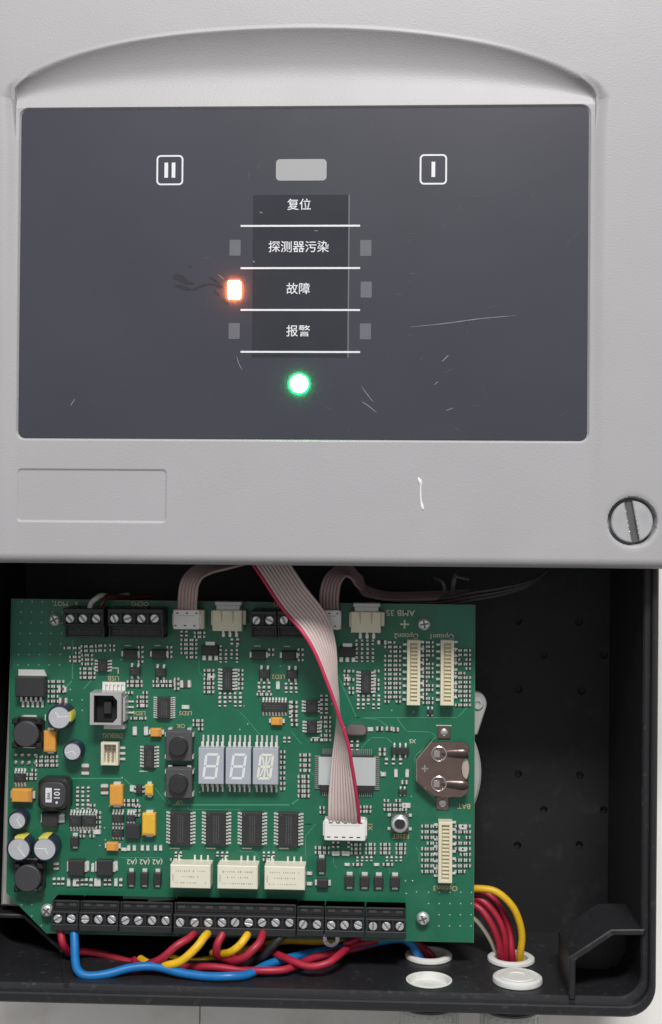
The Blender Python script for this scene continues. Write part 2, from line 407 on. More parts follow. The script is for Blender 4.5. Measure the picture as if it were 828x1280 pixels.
# left pocket: low diagonal rib behind the board and a gusset rising along the bottom wall to the rim
zl = 146
q = [at(px, py, zl) for px, py in ((78, 1189), (31, 1146))]
rib([q[0], q[1], (XL_I-4, q[1][1])], 6.0, zl)
gx0 = at(83, 1238, 248)[0]
b = MB(M_box); w_ = 3.0
prof = [(q[0][1]+2, 12), (q[0][1]+2, zl), (q[0][1]-1, zl+1), (YB_I+2, 247), (YB_I-4, 247), (YB_I-4, 12)]
n = len(prof); xa_, xb_ = q[0][0], gx0
vs = [((xa_ if k < 3 else xb_)-w_, y, z) for k, (y, z) in enumerate(prof)]+[((xa_ if k < 3 else xb_)+w_, y, z) for k, (y, z) in enumerate(prof)]
b.add(vs, [list(range(n)), [n+i for i in range(n)][::-1]]+[[(i+1) % n, i, n+i, n+(i+1) % n] for i in range(n)], M_box)
link('gusset', b.mesh('gusset'), enc)

# ------------------------------------------------------------------ front cover
HC = 300.0
cover = link('front_cover', None, None, (0, 0, HC)); tag(cover, 'light grey plastic front cover with dark control panel and arched finger recess', 'cover')
def cp(px, py): return at(px, py, HC)
xl = (cp(17, 300)[0]+cp(13, 650)[0])/2; xr = (cp(745, 300)[0]+cp(741, 650)[0])/2
pts_arch = [(13, 122), (20, 107), (45, 89), (90, 70), (150, 54), (220, 43), (300, 36.5), (385, 34), (470, 36.5), (550, 44.5), (620, 57), (680, 75), (720, 93), (741, 108), (749, 124)]
ap = np.array(spline([(*cp(*p), 0) for p in pts_arch], 10))
o_ = np.argsort(ap[:, 0]); ap = ap[o_]
yb = (cp(100, 131)[1]+cp(650, 128)[1])/2
def rc(x0, y0, x1, y1):   # averaged plane rectangle from photo corners (x0,y0 top-left ... x1,y1 bottom-right)
    a, b2, c, d = cp(x0, y0), cp(x1, y0), cp(x0, y1), cp(x1, y1)
    return ((a[0]+c[0])/2, (b2[0]+d[0])/2, (c[1]+d[1])/2, (a[1]+b2[1])/2)
PX0, PX1, PY0, PY1 = rc(21.8, 131.4, 737.5, 549.7)
NX0, NX1, NY0, NY1 = rc(21.5, 587, 207, 652)
SX, SY = cp(791, 652)
XA, XB = cp(-45, 400)[0], cp(872, 400)[0]; YA = (cp(0, 706)[1]+cp(740, 712)[1])/2+1.5; YZ = cp(400, -130)[1]
def lines(lo, hi, base, feats):
    s = set(np.round(np.arange(lo, hi, base), 3)) | {lo, hi}
    for c, w, st in feats: s |= set(np.round(np.arange(c-w, c+w+1e-6, st), 3))
    a = np.array(sorted(v for v in s if lo <= v <= hi)); keep = [a[0]]
    for v in a[1:]:
        if v-keep[-1] > 0.45: keep.append(v)
    keep[-1] = hi
    return np.array(keep)
gxs = lines(XA, XB, 4.5, [(xl, 9, 1.5), (xr, 9, 1.5), (PX0, 11, 0.7), (PX1, 11, 0.7), (NX0, 5, 0.7), (NX1, 5, 0.7), (SX, 30, 1.2), (XA+8, 8, 1.5), (XB-8, 8, 1.5)])
gys = lines(YA, YZ, 4.5, [((yb+ap[:, 1].max())/2, 56, 1.1), (PY0, 11, 0.7), (PY1, 11, 0.7), (NY0, 5, 0.7), (NY1, 5, 0.7), (SY, 30, 1.2), (YA+8, 8, 0.8)])
X, Y = np.meshgrid(gxs, gys)
def sst(a, b2, x):
    t = np.clip((x-a)/(b2-a), 0, 1); return t*t*(3-2*t)
def sdr(X, Y, x0, x1, y0, y1, r):
    qx = np.abs(X-(x0+x1)/2)-(x1-x0)/2+r; qy = np.abs(Y-(y0+y1)/2)-(y1-y0)/2+r
    return np.hypot(np.maximum(qx, 0), np.maximum(qy, 0))+np.minimum(np.maximum(qx, qy), 0)-r
ya = np.interp(X, ap[:, 0], ap[:, 1], left=yb, right=yb)
sl = np.gradient(np.interp(gxs, ap[:, 0], ap[:, 1]), gxs); sl = np.clip(np.abs(sl), 0, 3)[None, :]
# signed distance to the outline of the recessed field (sides + arch); the step is crisp at the crown and fades out down the sides
crown = ap[:, :2]
outl = np.vstack([[xl, YA-200], [xl, yb-40], crown, [xr, yb-40], [xr, YA-200]])
bw = np.concatenate([[20, 20], 20-14*np.clip((crown[:, 1]-yb)/(0.5*(crown[:, 1].max()-yb)), 0, 1)**0.7, [20, 20]])
best = np.full(X.shape, 1e9); wid = np.full(X.shape, 20.0)
for k_ in range(len(outl)-1):
    p0, p1 = outl[k_], outl[k_+1]; e0, e1 = p1-p0; l2_ = max(e0*e0+e1*e1, 1e-9)
    tq = np.clip(((X-p0[0])*e0+(Y-p0[1])*e1)/l2_, 0, 1); dq = np.hypot(X-p0[0]-tq*e0, Y-p0[1]-tq*e1)
    mk_ = dq < best; best = np.where(mk_, dq, best); wid = np.where(mk_, bw[k_]+(bw[k_+1]-bw[k_])*tq, wid)
isin = (X > xl) & (X < xr) & (Y < np.interp(X, ap[:, 0], ap[:, 1]))
sd = np.where(isin, best, -best)
inside = sst(-0.7, 0.35, sd/wid)
Hc = np.maximum(ya-yb, 1); Hm = ap[:, 1].max()-yb
ss = np.clip(1-(Y-yb)/Hc, 0, 1)                       # 0 at the lip of the recess, 1 at its foot
amp = np.clip(Hc/Hm, 0, 1)**0.8*np.where((Y > yb) & isin, 1, 0)
prof_ = np.where(ss < 0.75, 1-(1-np.clip(ss/0.75, 0, 1))**2.5, 1)
FB = 6.0/(yb-YA)                                      # the control field leans in towards the top
FD = 1.8 + FB*(np.minimum(Y, yb)-YA)
colk = np.clip(Hc/Hm*3, 0, 1)
Z = -(inside*(FD*np.where(Y > yb, prof_*colk+(1-colk), 1) + amp*11*prof_*(1-sst(0.4, 1.15, ss))))
tt = np.clip((Y-yb)/(YZ-yb), 0, 1); Z -= (1-inside)*tt*tt*10       # outer skin rolls back towards the top
dP = sdr(X, Y, PX0, PX1, PY0, PY1, 9.5); Z -= 3.0*sst(1.6, -0.8, dP)*1.0
dN = sdr(X, Y, NX0, NX1, NY0, NY1, 4); Z -= 1.5*sst(1.2, -1.2, dN)
rs = np.hypot(X-SX, Y-SY); Z -= 15*sst(28.2, 25.8, rs); Z -= 0.8*sst(33, 28, rs)
R = 12.0; d = np.clip(Y-YA, 0, R); Z -= R-np.sqrt(np.maximum(R*R-(R-d)**2, 0))
for e in (np.clip(X-XA, 0, R), np.clip(XB-X, 0, R)): Z -= R-np.sqrt(np.maximum(R*R-(R-e)**2, 0))
ny, nx = X.shape
vs = np.stack([X.ravel(), Y.ravel(), Z.ravel()], 1)
idx = np.arange(nx*ny).reshape(ny, nx)
fs = np.stack([idx[:-1, :-1], idx[:-1, 1:], idx[1:, 1:], idx[1:, :-1]], -1).reshape(-1, 4).tolist()
peri = list(idx[0, :])+list(idx[1:, -1])+list(idx[-1, ::-1][1:])+list(idx[1:-1, 0][::-1])
n0 = nx*ny; vl = vs.tolist(); k = len(peri)
cxm, cym = (XA+XB)/2, (YA+YZ)/2
for z, s_ in ((-37.0, 0), (-37.0, 4.5), (-20.0, 4.5)):
    for i in peri:
        x, y = vs[i][0], vs[i][1]
        vl.append([x - s_*(1 if x > XB-0.01 else -1 if x < XA+0.01 else 0), y + s_*(1 if y < YA+0.01 else -1 if y > YZ-0.01 else 0), z])
ring0 = [int(i) for i in peri]
for lev in range(3):
    r1 = [n0+lev*k+i for i in range(k)]
    for i in range(k):
        j = (i+1) % k; fs.append([ring0[j], ring0[i], r1[i], r1[j]])
    ring0 = r1
b = MB(M_cover); b.v = [tuple(v) for v in vl]; b.f = fs; b.m = [0]*len(fs)
link('shell', b.mesh('shell', 50), cover)
# control panel membrane
zp = -1.7-1.8+FB*YA
pan = link('control_panel', MB(M_panel).prism(rrect(PX0+0.9, PX1-0.9, PY0+0.9, PY1-0.9, 8.6, 7), -1.6, 0, M_panel, 0.4).mesh('control_panel'), cover, (0, 0, zp))
pan.rotation_euler = (-math.atan(FB), 0, 0)
HPn = HC-1.7-5
def pp(px, py): return at(px, py, HPn)
def onpanel(name, mb, px, py, rz=0.0, z=0.0):
    x, y = pp(px, py); return link(name, mb if not isinstance(mb, MB) else mb.mesh(name), pan, (x, y, z), rz)
K = (CH-HPn)/F
b = MB(M_insert).prism(rrect(-60*K, 60*K, -102*K, 102*K, 1.5, 3), 0, 0.14, M_insert); onpanel('label_insert', b, 375.5, 345)
b = MB(M_window).box(-0.8, 0.8, -102*K, 102*K, 0, 0.2, M_window); onpanel('insert_edge', b, 436, 345)
for y in (282, 335, 387.5, 440): onpanel('divider_line', MB(M_white).bc(0, 0, 150*K, 2.3*K, 0, 0.3, M_white), 375.5, y)
for body, x, y in (('复位', 374, 255), ('探测器污染', 373.5, 308), ('故障', 373, 360.5), ('报警', 373, 413.5)):
    onpanel('legend_text', textmesh(body, 15.3*K, M_white, 0.004, 0.35), x, y)
for px, py, bars in ((212.3, 212.2, (-4.6, 4.6)), (542, 211.2, (0,))):
    b = MB(M_white); o1 = rrect(-17*K, 17*K, -19*K, 19*K, 5, 5); o2 = rrect(-14.9*K, 14.9*K, -16.9*K, 16.9*K, 3.2, 5); n = len(o1)
    b.add([(x, y, 0.3) for x, y in o1]+[(x, y, 0.3) for x, y in o2], [[i, (i+1) % n, n+(i+1) % n, n+i] for i in range(n)], M_white)
    for bx_ in bars: b.bc(bx_*K, 0, 4.6*K, 19*K, 0, 0.3, M_white)
    onpanel('icon', b, px, py)
onpanel('blank_key', MB(M_greyprint).prism(rrect(-31.8*K, 31.8*K, -13.5*K, 13.5*K, 4.5, 5), 0, 0.3, M_greyprint), 376.7, 211.8)
for px, py in ((294, 309.5), (457.5, 309.8), (458, 362), (293, 413.8), (457, 414.3)):
    onpanel('indicator_window', MB(M_window).prism(rrect(-7*K, 7*K, -10*K, 10*K, 1, 2), 0, 0.25, M_window), px, py)
x, y = pp(293.2, 362.5)
amb = link('amber_indicator_light', MB(M_orangeR).prism(rrect(-7.9*K, 7.9*K, -11.2*K, 11.2*K, 2.5, 4), 0, 2.6, M_orangeR, 0.35, top=M_orange).mesh('lens'), pan, (x, y, 0))
x, y = pp(374.2, 480)
grn = link('green_indicator_light', MB(M_greenR).lathe(0, 0, [(11.8*K, 0), (11.8*K, 1.6), (11.5*K, 2.0), (9*K, 2.6), (4*K, 2.9)], 36, M_greenR, topm=M_green).mesh('lens'), pan, (x, y, 0))
for p_ in grn.data.polygons:
    if sum(grn.data.vertices[i].co.z for i in p_.vertices)/len(p_.vertices) > 1.75*U: p_.material_index = 1
# scratches and smudges
def stroke(name, pts, w, mt, z=0.4):
    P = [pp(*p) for p in pts]; S = spline([(x, y, 0) for x, y in P], 5); b = MB(mt); n = len(S); vs = []
    for i, p in enumerate(S):
        dd = S[min(i+1, n-1)]-S[max(i-1, 0)]; dd = dd/np.linalg.norm(dd)
        ww = w*(0.25+0.75*math.sin(PI*(i+0.6)/(n+0.2)))*random.uniform(0.7, 1.15)/2
        vs += [(p[0]-dd[1]*ww, p[1]+dd[0]*ww, z), (p[0]+dd[1]*ww, p[1]-dd[0]*ww, z)]
    b.add(vs, [[2*i+1, 2*i+3, 2*i+2, 2*i] for i in range(n-1)], mt)
    return link(name, b.mesh(name), pan)
for pts, w in (([(513, 409), (560, 404), (600, 398.5), (645, 394.5)], 1.3), ([(553, 452), (561, 444)], 1.3), ([(543, 481), (548, 477)], 1.2), ([(557, 513.5), (567, 510)], 1.0),
               ([(452, 502), (460, 507), (471, 516)], 1.3), ([(452, 483), (460, 494), (467, 503)], 1.0), ([(296, 445), (299, 455), (303, 462)], 1.0), ([(89, 507), (94, 499)], 1.2),
               ([(273, 343), (280, 349)], 0.9), ([(325, 264.5), (328, 266)], 1.8), ([(316, 326), (319, 328)], 1.6), ([(393, 288), (398, 288.5)], 1.0)):
    stroke('scratch', pts, w, M_scratch)
random.seed(88)
M_hair = mat('hairline scuff', (0.075, 0.075, 0.09), 0.5)
for _ in range(70):
    hx, hy = random.uniform(40, 720), random.uniform(150, 535); a = random.gauss(0.4, 0.9); l = random.uniform(3, 16)
    if 285 < hx < 465 and 235 < hy < 500: continue
    stroke('scuff', [(hx, hy), (hx+l*math.cos(a), hy-l*math.sin(a))], random.uniform(0.3, 0.8), M_hair, 0.15+random.random()*0.1)
for pts, w in (([(216, 347), (222, 346), (230, 350), (235, 355)], 8), ([(219, 357), (226, 358), (236, 363)], 5), ([(230, 349), (236, 353), (243, 355)], 3.5), ([(232, 358), (241, 362), (250, 358), (262, 355), (272, 357)], 2.6),
               ([(262, 346), (268, 350), (275, 355)], 2.4), ([(268, 364), (275, 370)], 2.2), ([(278, 373), (287, 382)], 1.3), ([(271, 357), (280, 359)], 4), ([(236, 333), (239, 333.5)], 2)):
    SMZ = globals().get('SMZ', 0.2)+0.03; stroke('smudge', pts, w, M_smudge, SMZ)
# paint drip on the cover
P = [cp(*p) for p in ((523, 597), (526, 604), (526, 613), (526.5, 625), (529, 637))]
link('paint_drip', MB(M_paint).tube([tuple(v) for v in spline([(x, y, -2.9) for x, y in P], 5)], [0.9, 1.2, 2.0, 2.3, 2.2, 2.0, 1.6, 1.2, 1.0, 0.9, 0.9, 0.9, 0.9, 0.9, 1.0, 1.0, 1.1, 1.4, 1.9, 2.0, 1.4], 8, M_paint).mesh('paint_drip'), cover)

# cover screw
scr = link('cover_screw', None, None, (SX, SY, HC-12)); tag(scr, 'large slotted steel screw in the lower right corner of the grey cover', 'screw')
def slotted(r, h, sw, sd, ang, mt, n=40, ch=1.2, slotm=None):
    """cylinder head cut by a straight slot"""
    b = MB(mt); a0 = math.asin(sw/2/r)
    for sgn in (0, PI):
        pts = [(r*math.cos(a+sgn), r*math.sin(a+sgn)) for a in np.linspace(a0-PI/2+PI/2, PI-a0, n//2)]
        pts = [(x*math.cos(ang)-y*math.sin(ang), x*math.sin(ang)+y*math.cos(ang)) for x, y in pts]
        b.prism(pts, h-sd, h, mt, ch)
    b.lathe(0, 0, [(r, 0), (r, h-sd)], n, mt, topm=slotm or mt)
    return b
M_big = mat('aged steel', (0.56, 0.56, 0.57), 0.36, 0.55, var=0.14, vscale=300, bump=0.12, bscale=3000, rvar=0.08)
link('head', slotted(23.6, 9.5, 9.0, 5, math.radians(101), M_big, slotm=M_slot).mesh('head'), scr)
random.seed(3)
b = MB(M_steel)
for i in range(16):
    t_ = random.uniform(-16, 14); sgn = random.choice((-1, 1)); a = math.radians(101)
    b.lathe(math.cos(a)*t_-math.sin(a)*sgn*4.9, math.sin(a)*t_+math.cos(a)*sgn*4.9, [(random.uniform(.5, 1.3), 9), (0.4, 10.0+random.random()*0.5)], 6, M_steel)
link('burr', b.mesh('burr'), scr)

# ------------------------------------------------------------------ grey plate behind the board
HPL = 138
plate = link('mounting_plate', None, None, (0, 0, 110)); tag(plate, 'pale grey metal plate with a screw lug peeking out behind the circuit board', 'plate')
poly = [(12, 825), (9.5, 900), (5, 1000), (1, 1132), (60, 1136), (400, 1130), (560, 1100)]
c0 = (503, 966); poly += [(c0[0]+99*math.cos(a), c0[1]+99*math.sin(a)) for a in np.linspace(1.1, -0.75, 24)]
poly += [(575, 800), (500, 780), (100, 780)]
link('plate', MB(M_plate).prism([at(*p, HPL) for p in poly], 0, HPL-110, M_plate, 2.5).mesh('plate'), plate)
lc = (597.5, 880)
lug = [(575, 860)] + [(lc[0]+11*math.cos(a), lc[1]+13.5*math.sin(a)) for a in np.linspace(-1.5, 0.45, 12)] + [(597, 918), (575, 925)]
link('lug', MB(M_plate).prism([at(*p, HPL) for p in lug], 6, HPL-110+1.5, M_plate, 1.5).mesh('lug'), plate)
x, y = at(597.5, 880, HPL+4)
b = MB(M_steel); b.ring(x, y, 3.2, 7.2, HPL-110+1.5, HPL-110+4.5, 20, M_steel, 0.8); b.lathe(x, y, [(3.3, HPL-110), (3.2, HPL-110+2.4)], 16, M_plate)
link('eyelet', b.mesh('eyelet'), plate)

# ------------------------------------------------------------------ circuit board
HP = 160.0
BX, BY = at(300, 960, HP)
pcb = link('circuit_board', None, None, (BX, BY, HP)); tag(pcb, 'green circuit board densely populated with electronic components', 'circuit board')
def bp_(px, py, h=0.0):
    x, y = at(px, py, HP+h); return x-BX, y-BY
bpoly = [bp_(*p) for p in ((14, 748.5), (594.5, 756), (592.5, 1178.5), (58, 1167), (8, 1116))]
board = link('board', MB(M_pcbedge).prism(bpoly, -6.2, 0, M_pcbedge, 0.3, top=M_pcb).mesh('board'), pcb)
def comp(name, px, py, ht, data, rz=0.0, z=0.0, parent=None):
    x, y = bp_(px, py, ht)
    if isinstance(data, MB): data = data.mesh(name)
    return link(name, data, parent or pcb, (x, y, z), rz)
def sub(name, data, parent, loc=(0, 0, 0), rz=0.0):
    if isinstance(data, MB): data = data.mesh(name)
    return link(name, data, parent, loc, rz)
# vias
b = MB(M_via)
def via(px, py, r=1.1):
    x, y = bp_(px, py); b.lathe(x, y, [(r, 0.1), (r*0.7, 0.42)], 7, M_via)
for i in range(5):
    for j in range(7):
        if j == 0 and i > 3: continue
        via(27.5-j*0.8+13*i, 752+13.2*j)
for i in range(5):
    for j in range(4): via(536+13.4*i+(-0.2*j), 1115.5+14*j) if not (i == 0 and j > 1) else None
for x, y in ((88, 862), (90, 875), (103, 875), (103, 888), (27, 1131), (40, 1131), (40, 1145), (52, 1157), (507, 1101), (516, 1101), (521, 1115), (508, 1117), (153, 972), (250, 990), (415, 880), (490, 888), (517, 890), (137, 1008), (131, 1035), (132, 1050), (125, 1057), (300, 912), (310, 905)): via(x, y)
random.seed(21)
for _ in range(14): via(random.uniform(20, 585), random.uniform(812, 1110), 0.9)
o = sub('vias', b, pcb); o['kind'] = 'stuff'
# traces
b = MB(M_trace)
def trace(pts, w=1.3, mt=M_trace, z=0.22):
    P = [Vector(bp_(*p)) for p in pts]
    for p, q_ in zip(P, P[1:]):
        d_ = (q_-p).normalized(); n_ = Vector((-d_.y, d_.x))*w/2; e_ = d_*w*0.4
        b.add([(*(p-e_-n_), z), (*(q_+e_-n_), z), (*(q_+e_+n_), z), (*(p-e_+n_), z)], [[0, 1, 2, 3]], mt)
for pts, w in (([(91, 800), (91, 850), (80, 863)], 1.8), ([(115, 843), (115, 850), (105, 861)], 1.3), ([(205, 992), (214, 1006), (364, 1006), (377, 996)], 2.0), ([(90, 973), (155, 973), (168, 985)], 1.6),
               ([(423, 845), (446, 897), (472, 899), (484, 907)], 1.1), ([(446, 897), (572, 897), (588, 880)], 1.1), ([(497, 898), (508, 914), (538, 915), (545, 920)], 1.1), ([(452, 935), (464, 922), (483, 922), (490, 928)], 1.2),
               ([(545, 921), (519, 945), (519, 975), (545, 1000)], 1.4), ([(194, 985), (210, 1005)], 1.2), ([(365, 915), (377, 930)], 1.0), ([(520, 1058), (524, 1065), (524, 1078)], 0.9), ([(417, 1072), (417, 1080), (421, 1085)], 1.0),
               ([(451, 1080), (450, 1092)], 0.8), ([(488, 1080), (487, 1092)], 0.8), ([(249, 825), (249, 840), (260, 850)], 1.0), ([(375, 955), (392, 968)], 0.9), ([(480, 1000), (490, 1010)], 0.9), ([(300, 890), (310, 900), (330, 925)], 0.9), ([(395, 1030), (382, 1045), (382, 1070)], 0.9),
               ([(235, 1008), (235, 1012), (300, 1012)], 0.8), ([(150, 1072), (200, 1072)], 0.9), ([(300, 1064), (318, 1064), (324, 1072)], 0.9)):
    trace(pts, w)
random.seed(5)
for _ in range(40):
    x, y = random.uniform(30, 570), random.uniform(815, 1105); a = random.choice((0, 45, 90, 135)); l = random.uniform(8, 26)
    dx, dy = l*math.cos(math.radians(a)), l*math.sin(math.radians(a))
    s_ = random.choice((-1, 1)); trace([(x, y), (x+dx, y+dy), (x+dx+s_*8, y+dy+random.choice((0, 8)))], 0.8, M_pour, 0.18)
o = sub('copper_traces', b, pcb); o['kind'] = 'stuff'
b = MB(M_pour)
for x0, y0, x1, y1 in ((546, 758, 592, 810), (16, 752, 60, 838)):
    P = [bp_(x0, y0), bp_(x1, y0), bp_(x1, y1), bp_(x0, y1)]; b.add([(*p, 0.12) for p in P], [[3, 2, 1, 0]], M_pour)
o = sub('copper_pour', b, pcb); o['kind'] = 'stuff'

# ---- component builders
def pins_row(b, n, pitch, off, pl, pw, ht, horiz):
    """leads on two sides at +-off; horiz = leads leave along x"""
    for k in range(n):
        c = (k-(n-1)/2)*pitch
        for s in (-1, 1):
            a0, a1, a2 = s*(off-0.6), s*(off+pl*0.4), s*(off+pl)
            for u0_, u1_, z0, z1 in ((a0, a1, ht*0.45, ht*0.6), (a1, a2, 0.15, 0.9)):
                lo, hi = min(u0_, u1_), max(u0_, u1_)
                if horiz: b.box(lo, hi, c-pw/2, c+pw/2, z0, z1, M_tin)
                else: b.box(c-pw/2, c+pw/2, lo, hi, z0, z1, M_tin)
            lo, hi = sorted((a1-0.35, a1+0.35))
            if horiz: b.box(lo, hi, c-pw/2, c+pw/2, 0.2, ht*0.6, M_tin)
            else: b.box(c-pw/2, c+pw/2, lo, hi, 0.2, ht*0.6, M_tin)
def soic(px, py, w, l, n, horiz=True, ht=6.0, pl=5.5, pitch=None, pw=2.2, mark=True, name='integrated_circuit'):
    run = l if horiz else w; off = (w if horiz else l)/2
    pitch = pitch or (run-3)/max(1, n-0.6)
    def body():
        b = MB(M_ic); b.bc(0, 0, w, l, 0.8, ht, M_ic, 0.8)
        if mark:
            b.lathe(-w/2+3 if w > 9 else 0, l/2-3, [(0.9, ht), (0.8, ht+0.06)], 8, M_icmark)
            rr_ = random.Random(int(w*31+l*7)); lg = l > w
            for row in ((-2.4, 0.6, 3.4) if min(w, l) > 14 else (-1.2, 1.8)):
                p0 = -max(w, l)/2+5
                while p0 < max(w, l)/2-5:
                    q0 = rr_.uniform(0.7, 1.6); hh = rr_.uniform(0.8, 1.7)
                    if lg: b.bc(row, p0, hh, q0, ht, ht+0.05, M_icmark)
                    else: b.bc(p0, row, q0, hh, ht, ht+0.05, M_icmark)
                    p0 += q0+rr_.uniform(0.6, 1.3)
        return b
    def pins():
        b = MB(M_tin); pins_row(b, n, pitch, off, pl, pw, ht, horiz); return b
    o = comp(name, px, py, ht, cached(('ic_body', w, l, ht, mark), body))
    sub('pins', cached(('pins', w, l, n, horiz, pl, pitch, pw), pins), o); return o
def chipmesh(L, Wd, kind, ht=2.4):
    def f():
        mt = {'r': M_cres, 'c': M_ccap, 'w': M_cwhite}[kind]
        b = MB(mt); e = max(1.3, L*0.29)
        b.bc(0, 0, L-2*e+0.2, Wd*0.94, 0.2, ht, mt, 0.25)
        for s in (-1, 1): b.bc(s*(L/2-e/2), 0, e, Wd, 0.1, ht+0.15, M_tin, 0.3); b.bc(s*(L/2+0.3), 0, 1.5, Wd*0.82, 0.1, 0.9, M_solder, 0.3)
        return b
    return cached(('chip', L, Wd, kind), f)
CHIPS = []
def chip(px, py, L=6.0, Wd=3.2, rz=0, kind=None): CHIPS.append((px, py, L, Wd, rz, kind or random.choice('rrc')))
def cluster(x0, y0, nx_, ny_, dx, dy, vert=False, L=5.8, Wd=3.4, skip=0.08, kinds='rrrcc'):
    for j in range(ny_):
        for i in range(nx_):
            if random.random() < skip: continue
            chip(x0+dx*i, y0+dy*j, L, Wd, 90 if vert else 0, random.choice(kinds))
def terminal(x0, x1, ytop, ybot, screws, ys, flip, name='terminal_block', ht=40.0):
    """screws: photo x of each screw, ys: photo y; flip=+1 screw row at the top (wire entries face up)"""
    ax, ay0 = bp_(x0, ybot, ht); bx_, ay1 = bp_(x1, ytop, ht); sxs = [bp_(s, ys, ht) for s in screws]
    cx, cy = (ax+bx_)/2, (ay0+ay1)/2; o = link(name, None, pcb, (cx, cy, 0))
    w, l = bx_-ax, ay1-ay0; ymid = sxs[len(sxs)//2][1]-cy
    b = MB(M_term)
    # screw half: base + pocket walls ; low half
    hs = 7.6
    lo, hi = (ymid-hs-1.5, l/2) if flip > 0 else (-l/2, ymid+hs+1.5)
    b.box(-w/2, w/2, lo, hi, 0, ht-5, M_term, 0.4)
    b.box(-w/2, w/2, lo, ymid-hs+1.2, ht-5.2, ht, M_term, 0.7); b.box(-w/2, w/2, ymid+hs-1.2, hi, ht-5.2, ht, M_term, 0.7)
    xs = [s[0]-cx for s in sxs]; edges = [-w/2]+[(p+q_)/2 for p, q_ in zip(xs, xs[1:])]+[w/2]
    for i, e in enumerate(edges):
        hw = 1.3 if 0 < i < len(edges)-1 else 1.6
        e2 = min(max(e, -w/2+hw), w/2-hw); b.box(e2-hw, e2+hw, ymid-hs+1.0, ymid+hs-1.0, ht-5.2, ht-0.4, M_term, 0.5)
    l2, h2 = (-l/2, lo) if flip > 0 else (hi, l/2)
    b.box(-w/2+0.4, w/2-0.4, l2, h2, 0, ht-11, M_term, 0.6)
    m2 = (l2+h2)/2; dl = (h2-l2)
    b.box(-w/2+0.4, w/2-0.4, (h2-2.6 if flip < 0 else l2), (h2 if flip < 0 else l2+2.6), 0, ht-9, M_term, 0.5)
    for i in range(len(edges)-1):
        c = (edges[i]+edges[i+1])/2
        b.bc(c, m2, (edges[i+1]-edges[i])*0.55, dl*0.3, ht-11.2, ht-10.2, M_hole if flip < 0 else M_term, 0.3)
    for i in (0, len(edges)-1):
        e2 = min(max(edges[i], -w/2+1.2), w/2-1.2); b.box(e2-1.1, e2+1.1, l2, h2, ht-12, ht-7, M_term, 0.4)
    # wire entry mouths
    yo = hi if flip > 0 else lo
    for i in range(len(edges)-1):
        c = (edges[i]+edges[i+1])/2; wd_ = (edges[i+1]-edges[i])*0.34
        b.box(c-wd_, c+wd_, yo-0.3 if flip > 0 else yo-0.9, yo+0.9 if flip > 0 else yo+0.3, 9, 23, M_hole)
    sub('housing', b, o)
    for (sx_, sy_) in sxs:
        a = random.choice((0.7, 0.9, 1.6, 2.2, 2.5, 0.2, 2.9))+random.uniform(-.2, .2)
        k = round(a*4)/4
        s = sub('terminal_screw', cached(('tscrew', k), lambda: slotted(5.2, 4.6, 1.7, 1.6, k, M_steel, 20, 0.6, M_steeldull)), o, (sx_-cx, sy_-cy, ht-5.2))
        s.rotation_euler = (random.uniform(-.05, .05), random.uniform(-.05, .05), 0)
    return o
random.seed(11)
terminal(79, 129.5, 761, 797.5, [87.2, 103.6, 120.2], 773.3, 1)
terminal(134.5, 203.5, 761.5, 798, [142.8, 159.3, 176.6, 193.3], 773.4, 1)
terminal(313, 346, 764, 798, [320.3, 337], 775.5, 1)
terminal(346.6, 398, 764, 798, [355, 371.5, 388], 775.6, 1)
yy = lambda x: 1148.6+(x-72)*(10.2/428)
for x0, x1, ss in ((63.5, 98, [72, 89]), (98.8, 148, [106, 123, 139.6]), (149, 215, [156.5, 173, 190, 207]), (217, 370, [225, 243, 260.5, 277.5, 294, 311, 327.7, 344.7, 362]), (371, 405, [379, 396.5]), (405.8, 456, [414, 431, 448]), (457, 508, [466.5, 483.2, 500])):
    xm = (x0+x1)/2; d_ = yy(xm)-1148.6
    terminal(x0, x1, 1128.5+d_, 1163+d_, ss, yy(ss[len(ss)//2]), -1, ht=33.0)
# board screws (separate things)
def pan_head(r=8.3):
    b = MB(M_steel); b.lathe(0, 0, [(r, 0), (r, 1.2), (r*0.93, 3.0), (r*0.74, 4.6), (r*0.5, 5.3)], 26, M_steel)
    return b
def cross_recess(r):
    b = MB(M_slot)
    for a in (0, PI/2):
        c, s = math.cos(a), math.sin(a); w = 1.0; l = r*0.62
        P = [(-l, -w), (l, -w), (l, w), (-l, w)]; b.prism([(x*c-y*s, x*s+y*c) for x, y in P], 4.4, 5.5+0.02*a, M_slot)
    return b
bs_ph = pan_head().mesh('head'); bs_cr = cross_recess(8.3).mesh('cross_recess')
for px, py, ht, ang, lab in ((67.7, 775, 6, 0.5, 'cross-head screw at the top left corner of the green board'), (530.6, 780.5, 6, 0.2, 'cross-head screw right of the plus mark near the top right of the board'),
                             (58, 1139.5, 14, 0.9, 'bright cross-head screw by the left end of the bottom terminal row'), (529, 1149.5, 12, 0.4, 'bright cross-head screw right of the bottom terminal row')):
    x, y = at(px, py, HP+ht)
    o = link('board_screw', None, None, (x, y, HP)); tag(o, lab, 'screw', 'screws holding the circuit board')
    c = link('head', bs_ph, o, (0, 0, ht-5.5), ang); link('cross_recess', bs_cr, o, (0, 0, ht-5.5), ang)
    if ht > 7: link('standoff', MB(M_steel).lathe(0, 0, [(5, 0), (5, ht-5.4)], 14, M_steel).mesh('standoff'), o)

